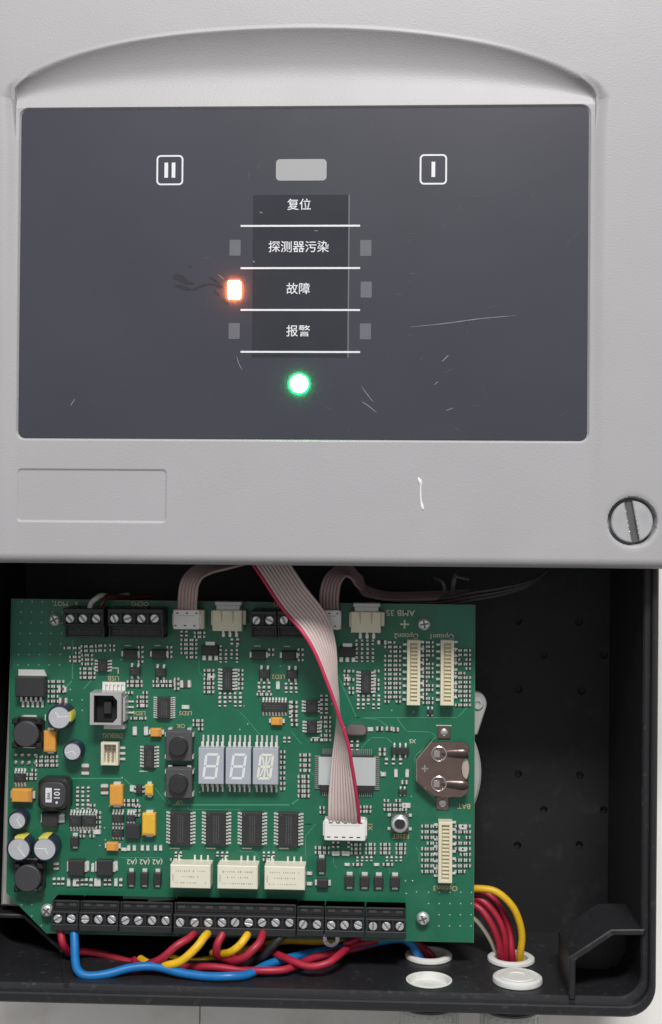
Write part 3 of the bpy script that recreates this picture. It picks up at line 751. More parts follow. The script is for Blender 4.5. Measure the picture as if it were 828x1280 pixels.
# ---- big parts, top left
def pack_reg():
    b = MB(M_ic); b.box(-18.5, 18.5, -12, 13, 1, 15, M_ic, 1.2)
    return b
o = comp('voltage_regulator', 37.5, 859.5, 15, pack_reg())
b = MB(M_cwhite); b.prism([(-18, 13), (18, 13), (15, 21), (-18, 21)], 0.3, 4.5, M_cwhite, 0.6); sub('tab', b, o)  # tin tab: its bright reflection is put into the white colour
b = MB(M_tin)
for k in range(5):
    c = -13+6.2*k
    b.box(c-1.5, c+1.5, -16.5, -11.8, 5.5, 7, M_tin, 0.3); b.prism([(c-1.5, -19), (c+1.5, -19), (c+1.5, -16), (c-1.5, -16)], 1, 7, M_tin, 0.3); b.box(c-1.7+0.8, c+1.7+0.8, -27, -18, 0.3, 1.8, M_tin, 0.4)
sub('pins', b, o)
def ecap(px, py, r, ht, mark_ang, vent_ang, name='electrolytic_capacitor', sleeve=None):
    sl_ = sleeve or M_sleeve
    b = MB(sl_); b.lathe(0, 0, [(r, 0.5), (r, ht*0.78), (r*0.955, ht*0.82), (r, ht*0.86), (r, ht-1.5), (r*0.95, ht-0.4), (r*0.86, ht), (r*0.84, ht-0.8)], 32, sl_, topm=M_alu)
    o = comp(name, px, py, ht, b)
    v = MB(M_vent)
    for a, l0, l1 in ((vent_ang, -0.15, 0.8), (vent_ang+2.1, 0, 0.5)):
        c, s = math.cos(a), math.sin(a)
        P = [(r*l0, -0.55), (r*l1, -0.4), (r*l1, 0.4), (r*l0, 0.55)]
        v.prism([(x*c-y*s, x*s+y*c) for x, y in P], ht-0.9, ht-0.45, M_vent, 0.15)
    sub('vent', v, o)
    if mark_ang is not None:
        mk = MB(M_yellowmark); n = 9
        A = np.linspace(mark_ang-0.42, mark_ang+0.42, n)
        vs = [(r*1.006*math.cos(a), r*1.006*math.sin(a), 1) for a in A]+[(r*1.006*math.cos(a), r*1.006*math.sin(a), ht-1.5) for a in A]+[(r*0.955*math.cos(a), r*0.955*math.sin(a), ht-0.25) for a in A]+[(r*0.85*math.cos(a), r*0.85*math.sin(a), ht+0.12) for a in A]
        mk.add(vs, [[l*n+i, l*n+i+1, (l+1)*n+i+1, (l+1)*n+i] for l in range(3) for i in range(n-1)], M_yellowmark)
        sub('polarity_mark', mk, o)
    return o
ecap(74, 897, 15.8, 24, 0.1, 0.15); ecap(90.5, 939.5, 12, 20, None, 3.4); ecap(21.5, 1026, 11.8, 20, None, -1.0)
ecap(23.5, 1061.5, 15.8, 24, 1.5, -0.9); ecap(56, 1061.5, 15.8, 24, 1.7, 3.1)
def drum(px, py, s, r, ht, name='inductor'):
    b = MB(M_ferbase)
    pts = [(-s, -s+4), (-s+4, -s), (s-4, -s), (s, -s+4), (s, s-4), (s-4, s), (-s+4, s), (-s, s-4)]
    b.prism(pts, 0.4, 6, M_ferbase, 0.8)
    for cx, cy in ((-1, -1), (1, -1), (1, 1), (-1, 1)): b.bc(cx*(s-4), cy*(s-4), 7, 7, 6, ht-4, M_ferbase, 1.5)
    o = comp(name, px, py, ht, b)
    c = MB(M_ferrite); c.lathe(0, 0, [(r-2, 5), (r-2, ht-6), (r, ht-5), (r, ht-1), (r-1.2, ht)], 32, M_ferrite); sub('core', c, o)
    p_ = MB(M_tin)
    for yq in (-s-0.6, s+0.6): p_.bc(0, yq, s*0.9, 2.4, 0.3, 1.6, M_tin, 0.3)
    sub('pad', p_, o); return o
drum(32, 918, 19, 16.2, 22); drum(34, 1098.5, 18.5, 16.8, 22)
b = MB(M_ferbase)
pts = rrect(-19.5, 19.5, -20, 20, 8, 5); b.prism(pts, 0.5, 22, M_ferbase, 3.0)
b.prism(rrect(-16, 16, -16, 16, 10, 5), 22, 24, M_ferrite, 1.2)
o = comp('shielded_inductor', 66, 994, 24, b)
sub('label_block', MB(M_white).bc(-5, 0, 8, 18, 24, 24.15, M_white), o); sub('marking', textmesh('101', 10.5, M_white, 0.015, 0.2), o, (5.5, 2, 24), -PI/2)
sub('marking', textmesh('WE', 6, M_ferbase, 0.02, 0.3), o, (-5, -1, 24), -PI/2)
sub('marking', MB(M_white).lathe(5.2, -9, [(1.6, 24), (1.6, 24.15)], 8, M_white), o)
def tant(px, py, w, l, vert=True, mt=None, ht=11):
    mt = mt or M_tant
    b = MB(mt); b.bc(0, 0, w, l, 1, ht, mt, 1.0)
    o = comp('tantalum_capacitor', px, py, ht, b)
    e = MB(M_tin)
    if vert:
        for s in (-1, 1): e.bc(0, s*(l/2+1.2), w*0.55, 3.4, 0.2, ht*0.45, M_tin, 0.4)
        sub('polarity_band', MB(M_tantend).bc(0, -l/2+2.2, w-2.2, 2.6, ht-0.05, ht+0.1, M_tantend), o)
    else:
        for s in (-1, 1): e.bc(s*(w/2+1.2), 0, 3.4, l*0.55, 0.2, ht*0.45, M_tin, 0.4)
        sub('polarity_band', MB(M_tantend).bc(w/2-2.6, 0, 3.0, l-2.2, ht-0.05, ht+0.1, M_tantend), o)
    sub('terminals', e, o); return o
tant(62, 927, 15, 26.5); tant(27, 995, 25.5, 16, False); tant(145.3, 994.8, 16.5, 26); tant(186.3, 988, 10, 13.5, True, M_tanty, 8); tant(186, 1031, 16.5, 27.5, True, M_tanty)
tant(140.2, 1058.8, 14.5, 10.5, False, None, 8); tant(195, 916, 13.5, 10.5, False, None, 8); tant(346, 902, 14, 9.5, False, None, 8)
def diode(px, py, w, l, vert=True, ht=7, name='diode', cw=True):
    b = MB(M_ic); b.bc(0, 0, w, l, 0.8, ht, M_ic, 1.0); o = comp(name, px, py, ht, b)
    e = MB(M_tin)
    for s in (-1, 1):
        if vert: e.bc(0, s*(l/2+1.6), w*0.62, 4.2, 0.2, 2.6, M_tin, 0.4)
        else: e.bc(s*(w/2+1.3), 0, 3.4, l*0.62, 0.2, 2.6, M_tin, 0.4)
    sub('terminals', e, o)
    return o
for x, y in ((162.5, 817.5), (198.5, 818), (323.3, 819), (361.3, 819.5)): diode(x, y, 17.5, 11.5, False)
for x, y in ((163.6, 1098.5), (180.3, 1098.7), (196.6, 1099)): diode(x, y, 9.5, 15.5, True, 7)
for x, y in ((437, 1102), (456, 1102.4), (473.6, 1102.8), (494, 1103)): diode(x, y, 12, 13.5, True, 7)
diode(92.8, 1052.5, 10, 12, True, 8); diode(62, 1025, 20, 17, False, 10); diode(402, 1082, 11, 17, True, 7); diode(403.5, 1105, 14, 11, False, 7)
for x in (95, 130.5): diode(x, 1085.5, 20, 20, False, 9, 'power_transistor')
comp('power_chip', 166, 1039.8, 7, MB(M_ic).bc(0, 0, 18, 18, 0.5, 7, M_ic, 0.8))
# ics
soic(128.3, 832.5, 12, 15, 4, True, 6, 5, 4.0)
for x, y in ((168.5, 839.5), (200.5, 841), (330.6, 842.5), (365.3, 843)): soic(x, y, 13.5, 11, 2, False, 6, 4.5, 8, 2.6)
soic(204.8, 885, 16.5, 27, 10, True, 6.5, 5.5, 2.75, 1.5)
soic(284.3, 849.5, 12.5, 28, 7, True, 6, 6, 4.0, 2.2); soic(457.8, 853, 12.5, 28, 7, True, 6, 6, 4.0, 2.2)
soic(343, 884, 31, 12, 8, False, 6, 5.5, 4.0, 2.2)
soic(390, 883.5, 15, 16, 4, True, 6, 5.5, 3.9, 2.2); soic(390, 909, 13, 16, 4, True, 6, 5.5, 3.9, 2.2)
soic(186.3, 946.5, 13, 28, 7, True, 6, 5.5, 4.0, 2.2); soic(24.5, 972.5, 14, 11, 4, False, 6, 6, 3.9, 2.4)
soic(94, 1026.5, 15, 14, 4, False, 6, 6.5, 3.9, 2.4); soic(111.6, 1026.5, 17, 14, 5, False, 6, 6.5, 3.9, 2.4)
soic(147, 1023.5, 14.5, 10, 4, False, 6, 6, 3.9, 2.4); soic(163.5, 1023, 11, 8, 3, False, 6, 6, 3.6, 2.6); soic(147, 1041.5, 14, 10, 4, False, 6, 4, 3.9, 2.0)
for x in (225.3, 270, 315, 360.5): soic(x, 1035.8+(x-225)*0.012, 25, 42.5, 10, True, 7.5, 6, 4.15, 2.2)
soic(174, 987, 8, 11, 2, True, 5, 4, 5.5, 2.6); soic(500.3, 939, 22, 9, 3, False, 6, 5, 7, 2.2, False); soic(538, 890, 7, 6, 2, False, 5, 3, 5, 2); soic(503.5, 990, 10, 6, 2, False, 5, 3, 5, 2)
for x, y in ((262.3, 813), (434.3, 815)):
    o = comp('transistor', x, y, 7, MB(M_ic).bc(0, 0, 21, 11.5, 1, 7, M_ic, 0.8))
    b = MB(M_tin); b.box(-6, 6, 5.6, 10.5, 0.3, 2.6, M_tin, 0.4)
    for k in (-7.6, 0, 7.6): b.bc(k, -10, 4.6, 6.4, 0.3, 2.2, M_tin, 0.5)
    sub('pins', b, o)
# quad flat pack with a made-up grey patch on top
M_qfp = mat('fine pitch pin', (0.46, 0.46, 0.46), 0.35, 0.6, var=0.3, vscale=2500)
b = MB(M_ic); b.bc(0, 0, 66, 46, 0.8, 7, M_ic, 0.9); o = comp('microcontroller', 434, 967, 7, b)
b = MB(M_tin)
for k in range(26):
    c = (k-12.5)*2.42
    for s in (-1, 1): b.bc(c, s*26, 1.1, 7.5, 0.3, 2.4, M_qfp, 0.3)
for k in range(17):
    c = (k-8)*2.5
    for s in (-1, 1): b.bc(s*36.5, c, 8, 1.1, 0.3, 2.4, M_qfp, 0.3)
sub('pins', b, o)
sub('label', MB(M_patch).box(-35.5, 35.5, -14.5, 20.5, 7.0, 7.35, M_patch), o)  # added grey patch over a blanked-out area, not a real label
# crystal
M_can = mat('crystal can', (0.36, 0.31, 0.31), 0.28, 0.8); b = MB(M_can); b.prism(rrect(-14, 13, -6.6, 6.6, 6.4, 8), 0.6, 11, M_can, 1.6); o = comp('crystal', 446, 913, 11, b)
b = MB(M_tin); b.bc(17, 0, 7, 5, 0.2, 1.8, M_tin, 0.4); b.bc(-18, 0, 7, 5, 0.2, 1.8, M_tin, 0.4); sub('pins', b, o)
# usb socket
M_void = mat('black cavity', (0.010, 0.010, 0.011), 0.6)
hu = 28
o = comp('usb_socket', 132, 886.5, hu, MB(M_usb).box(-17, 17, -17.5, 17.5, 0, hu-16, M_void))
b = MB(M_usb); oo = [(-19.8, -20), (19.8, -20), (19.8, 20.3), (-19.8, 20.3)]; ii = [(-14.5, -16.8), (9, -16.8), (14.4, -11), (14.4, 10.5), (9, 16.6), (-14.5, 16.6)]
N_ = 24
def resamp(P, n, cen=(0, 0)):
    out_ = []
    for i in range(n):
        a = 2*PI*i/n+0.02; d_ = Vector((math.cos(a), math.sin(a))); best = None
        for p, q_ in zip(P, P[1:]+P[:1]):
            p, q_ = Vector(p), Vector(q_); e = q_-p; den = d_.x*e.y-d_.y*e.x
            if abs(den) < 1e-9: continue
            t_ = (p.x*e.y-p.y*e.x)/den; s_ = (p.x*d_.y-p.y*d_.x)/den
            if t_ > 0 and -1e-6 <= s_ <= 1+1e-6: best = t_ if best is None else min(best, t_)
        out_.append((d_.x*best, d_.y*best))
    return out_
def annulus(b, O, I, z0, z1, mt, ch=0.7):
    angs = sorted(set([round(math.atan2(y, x), 5) for x, y in O+I]+[round(a, 5) for a in np.linspace(-PI, PI, 12, endpoint=False)]))
    def cast(P, a):
        d_ = Vector((math.cos(a), math.sin(a))); best = 0
        for p, q_ in zip(P, P[1:]+P[:1]):
            p, q_ = Vector(p), Vector(q_); e = q_-p; den = d_.x*e.y-d_.y*e.x
            if abs(den) < 1e-9: continue
            t_ = (p.x*e.y-p.y*e.x)/den; s_ = (p.x*d_.y-p.y*d_.x)/den
            if t_ > 0 and -1e-4 <= s_ <= 1+1e-4: best = max(best, t_)
        return (d_.x*best, d_.y*best)
    o1 = [cast(O, a) for a in angs]; i1 = [cast(I, a) for a in angs]; n = len(angs)
    sh = lambda P, k: [(x*(1+k/max(1, math.hypot(x, y))), y*(1+k/max(1, math.hypot(x, y)))) for x, y in P]
    lv = [(o1, z0), (o1, z1-ch), (sh(o1, -ch), z1), (sh(i1, ch*0.6), z1), (i1, z1-ch), (i1, z0)]
    vs = []; [vs.extend([(x, y, z) for x, y in P]) for P, z in lv]
    b.add(vs, [[l*n+i, l*n+(i+1) % n, (l+1)*n+(i+1) % n, (l+1)*n+i] for l in range(len(lv)-1) for i in range(n)], mt)
annulus(b, oo, ii, 0, hu, M_usb); sub('shell', b, o)
b = MB(M_void); annulus(b, [(x*1.03, y*1.03) for x, y in ii], [(x*0.97, y*0.97) for x, y in ii], 1, hu-1.2, M_void, 0.3); sub('darkening_sleeve', b, o)  # black sleeve added to darken the inner walls of the shell
b = MB(M_knob); b.box(-4.5, 5.5, -7.5, 8.5, hu-16, hu-9, M_knob, 1.0); sub('tongue', b, o)
b = MB(M_usb); b.box(-5.5, 21.5, -27, -21, 0.3, 14, M_usb, 0.8); b.box(20.4, 23.5, -16, 14, 0.3, 22, M_usb, 0.6); sub('bracket', b, o)
b = MB(M_tin)
for k in (-8, -1, 6): b.bc(27, k, 7, 2.2, 0.3, 2, M_tin, 0.4)
sub('pins', b, o)
o = comp('paper_label', 142.5, 858.8, 1.0, MB(M_paper).bc(0, 0, 29, 13, 0.4, 0.9, M_paper))
b = MB(M_ink)
for k in range(5): b.box(-11+5*k, -9.6+5*k, -4+random.random(), 3, 0.9, 0.95, M_ink); b.box(-11+5*k, -7.8+5*k, 2+random.uniform(-2, 1), 3, 0.9, 0.96, M_ink)
sub('print', b, o)
# debug header
b = MB(M_cream); b.box(-11, 11, -14, 14.5, 0, 3, M_cream); annulus(b, [(-11, -14), (11, -14), (11, 14.5), (-11, 14.5)], [(-7, -11.5), (8, -11.5), (8, 12), (-7, 12)], 0, 14, M_cream, 0.6)
o = comp('debug_header', 137, 943, 14, b)
b = MB(M_steel)
for i in (-2.5, 3):
    for k in range(5): b.bc(i, -8+4*k, 1.6, 1.6, 2, 12, M_holderlip, 0.3)
sub('pins', b, o)
b = MB(M_tin); [b.bc(14, -8+7*k, 7, 3, 0.2, 2, M_tin, 0.4) for k in range(3)]; sub('solder_pads', b, o)
# push buttons
for y in (933, 979.5):
    b = MB(M_button); b.bc(0, 0, 33, 37, 0.5, 15, M_button, 1.0)
    b.bc(0, 18.5, 26, 3, 0.5, 11, M_button, .5); b.bc(0, -18.5, 26, 3, 0.5, 11, M_button, .5)
    o = comp('push_button', 223.7, y, 15, b)
    sub('knob', MB(M_knob).lathe(0, 0.5, [(12.2, 15), (12.2, 16), (11.6, 16.4), (11.2, 23.5), (10.2, 24.6)], 30, M_knob), o)
    b = MB(M_tin)
    for sx_ in (-1, 1):
        for k in range(2): b.bc(sx_*17.2, -14+28*k, 1.6, 5, 0.3, 12, M_tin, 0.3)
        b.bc(sx_*12, 20.2, 5, 2.6, 0.3, 9, M_tin, .3)
    sub('contacts', b, o)
# seven segment displays
def segs(b, w, hgt, sl_, mt, full=False, z=0.0):
    def q(x0, y0, x1, y1, t_):
        p, r = Vector((x0+sl_*y0, y0)), Vector((x1+sl_*y1, y1)); d_ = (r-p).normalized(); n_ = Vector((-d_.y, d_.x))*t_/2
        b.prism([tuple(p-n_), tuple(p+d_*(-t_/2)), tuple(p+n_), tuple(r+n_), tuple(r+d_*(t_/2)), tuple(r-n_)], z, z+0.2, mt)
    t_ = 3.0; g = 1.1
    for yq in (-hgt, 0, hgt): q(-w+g, yq, w-g, yq, t_)
    for xq in (-w, w):
        q(xq, g, xq, hgt-g, t_); q(xq, -hgt+g, xq, -g, t_)
    if full:
        q(0, g+1, 0, hgt-g-1, 2); q(0, -hgt+g+1, 0, -g-1, 2)
        for s in (-1, 1):
            q(s*2, 2, s*(w-2.6), hgt-3, 1.6); q(s*2, -2, s*(w-2.6), -hgt+3, 1.6)
for i, x in enumerate((264, 298, 332)):
    b = MB(M_seg); b.bc(0, 0, 31.5, 44.5, 1.5, 20, M_seg, 0.6); o = comp('digit_display', x, 957.8+0.3*i, 20, b)
    b = MB(M_segw); segs(b, 7.6, 14.6, 0.13, M_segy if i == 2 else M_segw, i == 2, 20.0); sub('segments', b, o)
    b = MB(M_tin)
    for k in range(5):
        for s in (-1, 1):
            c = (k-2)*6.2
            b.bc(c, s*25, 3.4, 6, 4, 9, M_cwhite, 0.5); b.bc(c, s*31, 2.4, 9, 0.3, 2.2, M_tin, 0.4)
    sub('pins', b, o)
# relays
for x, y in ((238, 1096), (297, 1097), (356, 1098)):
    b = MB(M_relay); b.bc(0, 0, 50, 29, 0.8, 27, M_relay, 1.0); o = comp('relay', x, y, 27, b)
    pb = MB(M_relayprint); random.seed(int(x))
    for yl, n, hh in ((7, 14, 2.4), (0, 10, 3.0), (-7.5, 15, 1.8)):
        for k in range(n):
            if random.random() < 0.85: pb.bc((k-(n-1)/2)*2.7, yl, random.uniform(0.8, 1.9), random.uniform(0.5, hh), 27, 27.08, M_relayprint)
    pb.bc(-21.5, -1, 1.0, 9, 27, 27.08, M_relayprint); sub('print', pb, o)
    b = MB(M_tin)
    for c in (-18, 2, 10, 18.5):
        b.bc(c, 17, 2.4, 7, 0.3, 3, M_tin, .4)
    for c in (-18, 2, 10, 18.5): b.bc(c, -16.5, 2.4, 5, 0.3, 3, M_tin, .4)
    sub('pins', b, o)
# option headers
def header(px, py, w, l, n):
    ht = 17; b = MB(M_cream); b.bc(0, 0, w*0.7, l-4, 0, ht-3, M_creamd)
    annulus(b, [(-w/2, -l/2), (w/2, -l/2), (w/2, l/2), (-w/2, l/2)], [(-w*0.27, -l/2+4), (w*0.27, -l/2+4), (w*0.27, l/2-4), (-w*0.27, l/2-4)], 0, ht, M_cream, 0.7)
    o = comp('option_header', px, py, ht, b)
    pitch = (l-11)/(n-1)
    c = MB(M_cream)
    for k in range(n): c.bc(0.6, -l/2+5.5+k*pitch+pitch/2 if k < n-1 else 0, w*0.5, pitch*0.42, ht-5, ht-1.2, M_cream, 0.3) if k < n-1 else None
    sub('contact_rows', c, o)
    p_ = MB(M_tin)
    for k in range(n//2+1):
        for s in (-1, 1):
            yq = -l/2+6+k*(l-12)/(n//2)+(2.4 if s > 0 else -1); p_.bc(s*(w/2+2.4), min(max(yq, -l/2+2), l/2-2), 5.2, 3.0, 0.3, 2.6, M_tin, 0.5)
    sub('pins', p_, o); return o
header(517.3, 841, 16.6, 81, 16); header(559.4, 841.2, 16.6, 81, 16); header(557, 1066, 17.2, 75.5, 15)
# three-way sockets with milky plug
for x, y in ((284.6, 776), (458, 778)):
    b = MB(M_cream); b.box(-18.8, 18, -12.8, 13, 0.5, 24, M_cream, 0.9); b.box(-21, -18.5, -6, 12, 2, 20, M_cream, 0.6); b.box(17.8, 22.4, -5, 12.5, 2, 19, M_cream, 0.6)
    o = comp('three_way_socket', x, y, 24, b)
    b = MB(M_clear); b.box(-14.5, 15, 13, 19, 4, 21, M_clear, 0.8); b.box(-16.2, 17, 19, 23.5, 4, 22, M_clear, 0.8)
    sub('plug', b, o)
    b = MB(M_creamd)
    for c in (-8.2, 6): b.prism([(c-1.2, 12), (c+2.2, 12), (c+1.5, -1), (c, -3), (c+0.3, 0)], 24, 24.12, M_creamd)
    sub('latch_slots', b, o)
    b = MB(M_tin)
    for c in (-7.6, 0.8, 9): b.bc(c, -14.5, 3, 4, 5, 7, M_tin, .4); b.prism(rrect(c-2.2, c+2.2, -22.5, -15.5, 2, 4), 0.3, 3.4, M_tin, 0.8)
    sub('pins', b, o)
# battery clip
hb = 16
Pc = [(521, 950), (540, 927), (577, 927), (583, 928), (586.5, 933), (586.5, 940), (582, 946), (578.5, 952), (577.2, 960), (578.5, 969), (583, 976), (586.5, 984), (585, 992), (577, 997), (543, 996), (521, 976)]
Pc = [(p[0]-0, p[1]) for p in Pc]
q = [bp_(*p, hb) for p in Pc]; cx, cy = bp_(553, 961, hb)
loc = [(x-cx, y-cy) for x, y in q]
o = link('battery_clip', MB(M_holder).prism(loc, hb-2.2, hb, M_holder, 0.7).mesh('battery_clip'), pcb, (cx, cy, 0))
b = MB(M_holder)
x0, y0 = loc[0]; x1, y1 = loc[1]; x2, y2 = loc[-1]; x3, y3 = loc[-2]
for (ax, ay), (ex, ey) in ((loc[0], loc[1]), (loc[0], loc[-1]), (loc[-1], loc[-2])):
    d_ = Vector((ex-ax, ey-ay)).normalized(); n_ = Vector((-d_.y, d_.x))*0.8
    b.prism([(ax-n_.x, ay-n_.y), (ex-n_.x, ey-n_.y), (ex+n_.x, ey+n_.y), (ax+n_.x, ay+n_.y)], 0.4, hb-1, M_holder)
sub('skirt', b, o)
M_arm = mat('battery clip arm', (0.13, 0.095, 0.088), 0.3, 0.8, var=0.3, vscale=300)
b = MB(M_holderlip)
for (ax, ay), (ex, ey) in ((loc[0], loc[1]), (loc[0], loc[-1])):
    b.tube([(ax, ay, hb-0.6), (ex, ey, hb-0.6)], 0.7, 6, M_holderlip)  # bright highlight along the edge, put in as paler clip metal
sub('edge', b, o)
for sy_ in (18.3, -18.5):
    b = MB(M_holderlip); b.lathe(-4, sy_, [(10, hb-0.2), (9.6, hb+1.0), (8.8, hb+1.4), (8.0, hb+0.9), (7.4, hb-0.1)], 28, M_holderlip, False, False); sub('pressed_ring', b, o)
    b = MB(M_holderlip); b.prism(rrect(-10.5, -3, sy_-4.2, sy_+4.2, 1.5, 3), hb, hb+0.5, M_holderlip, 0.2); sub('pressed_tongue', b, o)
    b = MB(M_arm)
    P = []
    for k in range(10):
        t_ = k/9; P.append((-4+36*t_, sy_+(1 if sy_ > 0 else -1)*1.5*t_, hb-6.6+1.6*t_))
    b.tube(P, [6.0, 6.8, 7.2, 7.6, 8, 8.2, 8.4, 8.6, 8.2, 6.5], 14, M_arm); sub('spring_arm', b, o)
b = MB(M_holderlip); b.bc(-21.5, 0, 8.5, 1.8, hb, hb+0.35, M_holderlip); b.bc(-21.5, 0, 1.8, 8.5, hb, hb+0.36, M_holderlip); sub('plus_mark', b, o)
for px, py in ((555.3, 915.5), (553.5, 1004)):
    x, y = bp_(px, py, 2)
    b = MB(M_holder); b.bc(x-cx, y-cy, 15.5, 16, 0.4, 2.2, M_holder, 0.5); sub('tab', b, o)
    b = MB(M_solder); b.lathe(x-cx, y-cy, [(4.8, 2.2), (4.4, 3.4), (2.6, 4.3)], 14, M_solder); sub('solder_joint', b, o)
x, y = at(556, 961, HP+12)
coin = link('coin_battery', MB(M_coin).lathe(0, 0, [(31, 1.5), (31, 9), (30, 11)], 48, M_coin).mesh('coin_battery'), None, (x, y, HP)); tag(coin, 'round coin cell battery held under the brown metal clip', 'battery')
# reset button
b = MB(M_button); b.bc(0, 0, 22, 22, 0.5, 10, M_button, 0.8); o = comp('reset_button', 500, 1031, 16, b)
sub('collar', MB(M_steel).lathe(0, 0, [(11.3, 10), (11.2, 12), (9.6, 15), (7.2, 16), (6, 14.2)], 30, M_steel, True, False), o)
sub('plunger', MB(M_knob).lathe(0, 0, [(6.1, 10), (6.0, 15), (4.8, 16.5)], 22, M_knob), o)
b = MB(M_tin); [b.bc(sx_*13, sy_*8.5, 4, 3.6, 0.2, 2, M_tin, .4) for sx_ in (-1, 1) for sy_ in (-1, 1)]; sub('pins', b, o)
# inner sockets under the ribbon plugs
b = MB(M_cream); b.box(14, 20.5, -11.5, 12, 0.5, 17, M_cream, 0.7); b.box(-16, 14, -12, 12, 0.5, 8, M_cream, .5); comp('ribbon_socket', 234.5, 774.5, 17, b)
b = MB(M_cream); b.box(9, 14.5, -11.5, 11.5, 0.5, 17, M_cream, 0.7); b.box(-16, 9, -12, 12, 0.5, 8, M_cream, .5); comp('ribbon_socket', 412, 775, 17, b)
b = MB(M_cream); b.box(20, 27.5, -10, 12, 0.5, 16, M_cream, 0.7); b.box(-25, 20, -12, 12, 0.5, 8, M_cream, .5); comp('ribbon_socket', 431, 1038, 16, b)

# ---- small chips
random.seed(4)
C = cluster
C(83, 810, 3, 1, 7, 5); C(90, 816, 2, 3, 7, 5.2); C(104, 808, 3, 2, 7, 5.4); C(105, 819, 2, 3, 7.5, 5.5); C(103, 836, 3, 3, 6.5, 5.5)
C(140, 807, 1, 3, 5, 5.5); C(63, 852, 3, 5, 7, 6.2); C(122, 807, 2, 2, 7, 6)
for x, y in ((78, 862, ), (79, 876)): chip(x, y, 10, 7, 0, 'c')
C(176, 809, 1, 4, 6, 6); C(162, 852, 3, 2, 6.4, 5.2); C(194, 852, 3, 2, 6.4, 5.2); C(212, 809, 1, 3, 6, 6); C(155, 866, 2, 1, 8, 5)
C(174, 866, 2, 4, 7.5, 5.5); C(166, 898, 3, 1, 7, 5); chip(178, 882, 6, 4, 0, 'w')
for x in (168.7, 182.6): chip(x, 914, 10, 5.5, 90, 'w')
C(229, 800, 3, 5, 7, 5.4); C(227, 792, 2, 1, 6, 5, True); C(246, 791, 2, 2, 7, 5); C(204, 852, 3, 2, 6, 5.2); C(221, 849, 1, 3, 5, 6); chip(232, 855, 13, 9, 0, 'c')
C(275, 802, 4, 1, 7.4, 5, True, 6.5, 4); C(276, 810, 4, 4, 6.8, 5.2, True, 5, 3); C(258, 838, 2, 6, 6.5, 5.4); C(301, 838, 1, 5, 6, 5.6); C(275, 869, 5, 3, 6.4, 5.6, True); chip(264, 845, 9, 5, 0, 'w')
C(339, 812, 1, 3, 5, 6.5); C(376, 812, 1, 3, 5, 6.5); C(324, 856, 3, 2, 6.2, 6, True); C(358, 857, 3, 2, 6.2, 6, True); chip(347.5, 857, 9, 5, 90, 'w'); C(324, 868, 3, 1, 6.4, 5)
C(368, 878, 1, 6, 7, 5.6, False, 8, 3.4); C(363, 880, 1, 3, 5, 7, True); chip(232, 884, 9, 5, 0, 'w'); C(244, 901, 2, 3, 7, 5.2)
C(446, 803, 4, 5, 6.8, 5.4, True, 5, 3); chip(478, 803, 11, 5, 0, 'r'); C(484, 803, 3, 14, 7, 5.7, False, 5.6, 3.2, 0.1); C(531.5, 803, 2, 15, 7.4, 5.4, False, 5.6, 3.2, 0.1); C(572, 813, 3, 13, 6.8, 5.7, False, 5.4, 3.2, 0.12)
C(433, 839, 2, 6, 6.5, 5.4); C(471, 839, 1, 5, 6, 5.6); C(448, 872, 5, 3, 6.4, 5.6, True); chip(434, 849, 8, 5, 0, 'w')
C(402, 872, 2, 4, 6.4, 5.6, True, 5.4, 3.4, .05, 'r'); C(404, 897, 2, 6, 6.6, 5.6, False, 5.4, 3.4, .05, 'rrc'); C(392, 925, 3, 1, 7, 5)
C(440, 929, 2, 2, 7, 6, True); C(475, 911, 2, 1, 12, 5, False, 8, 5); chip(495, 912, 7, 5, 0, 'c'); C(478, 926, 1, 4, 6, 5.6, False, 8, 4); C(483, 952, 3, 1, 9, 6, True, 7, 4)
chip(495, 967, 9, 4.5, 90, 'w'); chip(509, 967, 9, 4.5, 90, 'w'); chip(479, 968, 6, 5, 0, 'w'); chip(506, 978, 7, 5, 0, 'c'); C(483, 1001, 4, 3, 7.5, 5.6); chip(508, 1007, 10, 6, 0, 'w')
C(453, 1009, 2, 2, 8, 5.5); C(403, 1010, 1, 2, 6, 5.5); 
for x in (445, 463, 481.5, 501): C(x-3, 1056, 2, 3, 6.4, 5.2, False, 5.4, 3.6, 0.0, 'rrc')
C(417, 1056, 2, 1, 6, 5, True, 7, 3); C(430, 1056, 2, 1, 6, 5, True, 7, 3); chip(420, 1067, 9, 6, 0, 'w'); chip(432.5, 1067, 9, 6, 0, 'w')
C(447, 1074, 4, 1, 5.8, 5, True, 5, 3); C(484, 1074, 4, 1, 5.8, 5, True, 5, 3); C(444, 1081, 2, 1, 6, 5); C(482, 1081, 2, 1, 6, 5); chip(434, 1081, 6, 3.5, 0, 'w'); chip(471, 1081, 6, 3.5, 0, 'w')
C(530, 1033, 3, 9, 7, 7.1, False, 5.4, 3.6, 0.1); C(572, 1033, 3, 9, 6.8, 7.1, False, 5.4, 3.6, 0.12); chip(579, 1034, 9, 6, 0, 'w'); chip(579, 1062, 9, 5, 0, 'w')
C(378, 944, 2, 4, 7, 6.4, False, 6, 3.8, 0, 'rc'); C(376, 971, 2, 5, 7.4, 6, False, 6.4, 4, 0, 'rc'); C(353.5, 940, 1, 8, 5, 6.6, False, 5.6, 3.6, .05); C(356, 925, 2, 1, 5.5, 5, True, 6, 3.4)
for x in (214, 272, 330): C(x, 1068, 3, 1, 6, 5, True, 5, 3.2); C(x+2, 1075, 2, 1, 7, 5)
C(397, 1060, 3, 2, 6, 6, False, 5.6, 3.6, 0, 'r'); chip(387, 1092, 6, 4, 0, 'w'); chip(387, 1105, 6, 4, 0, 'w')
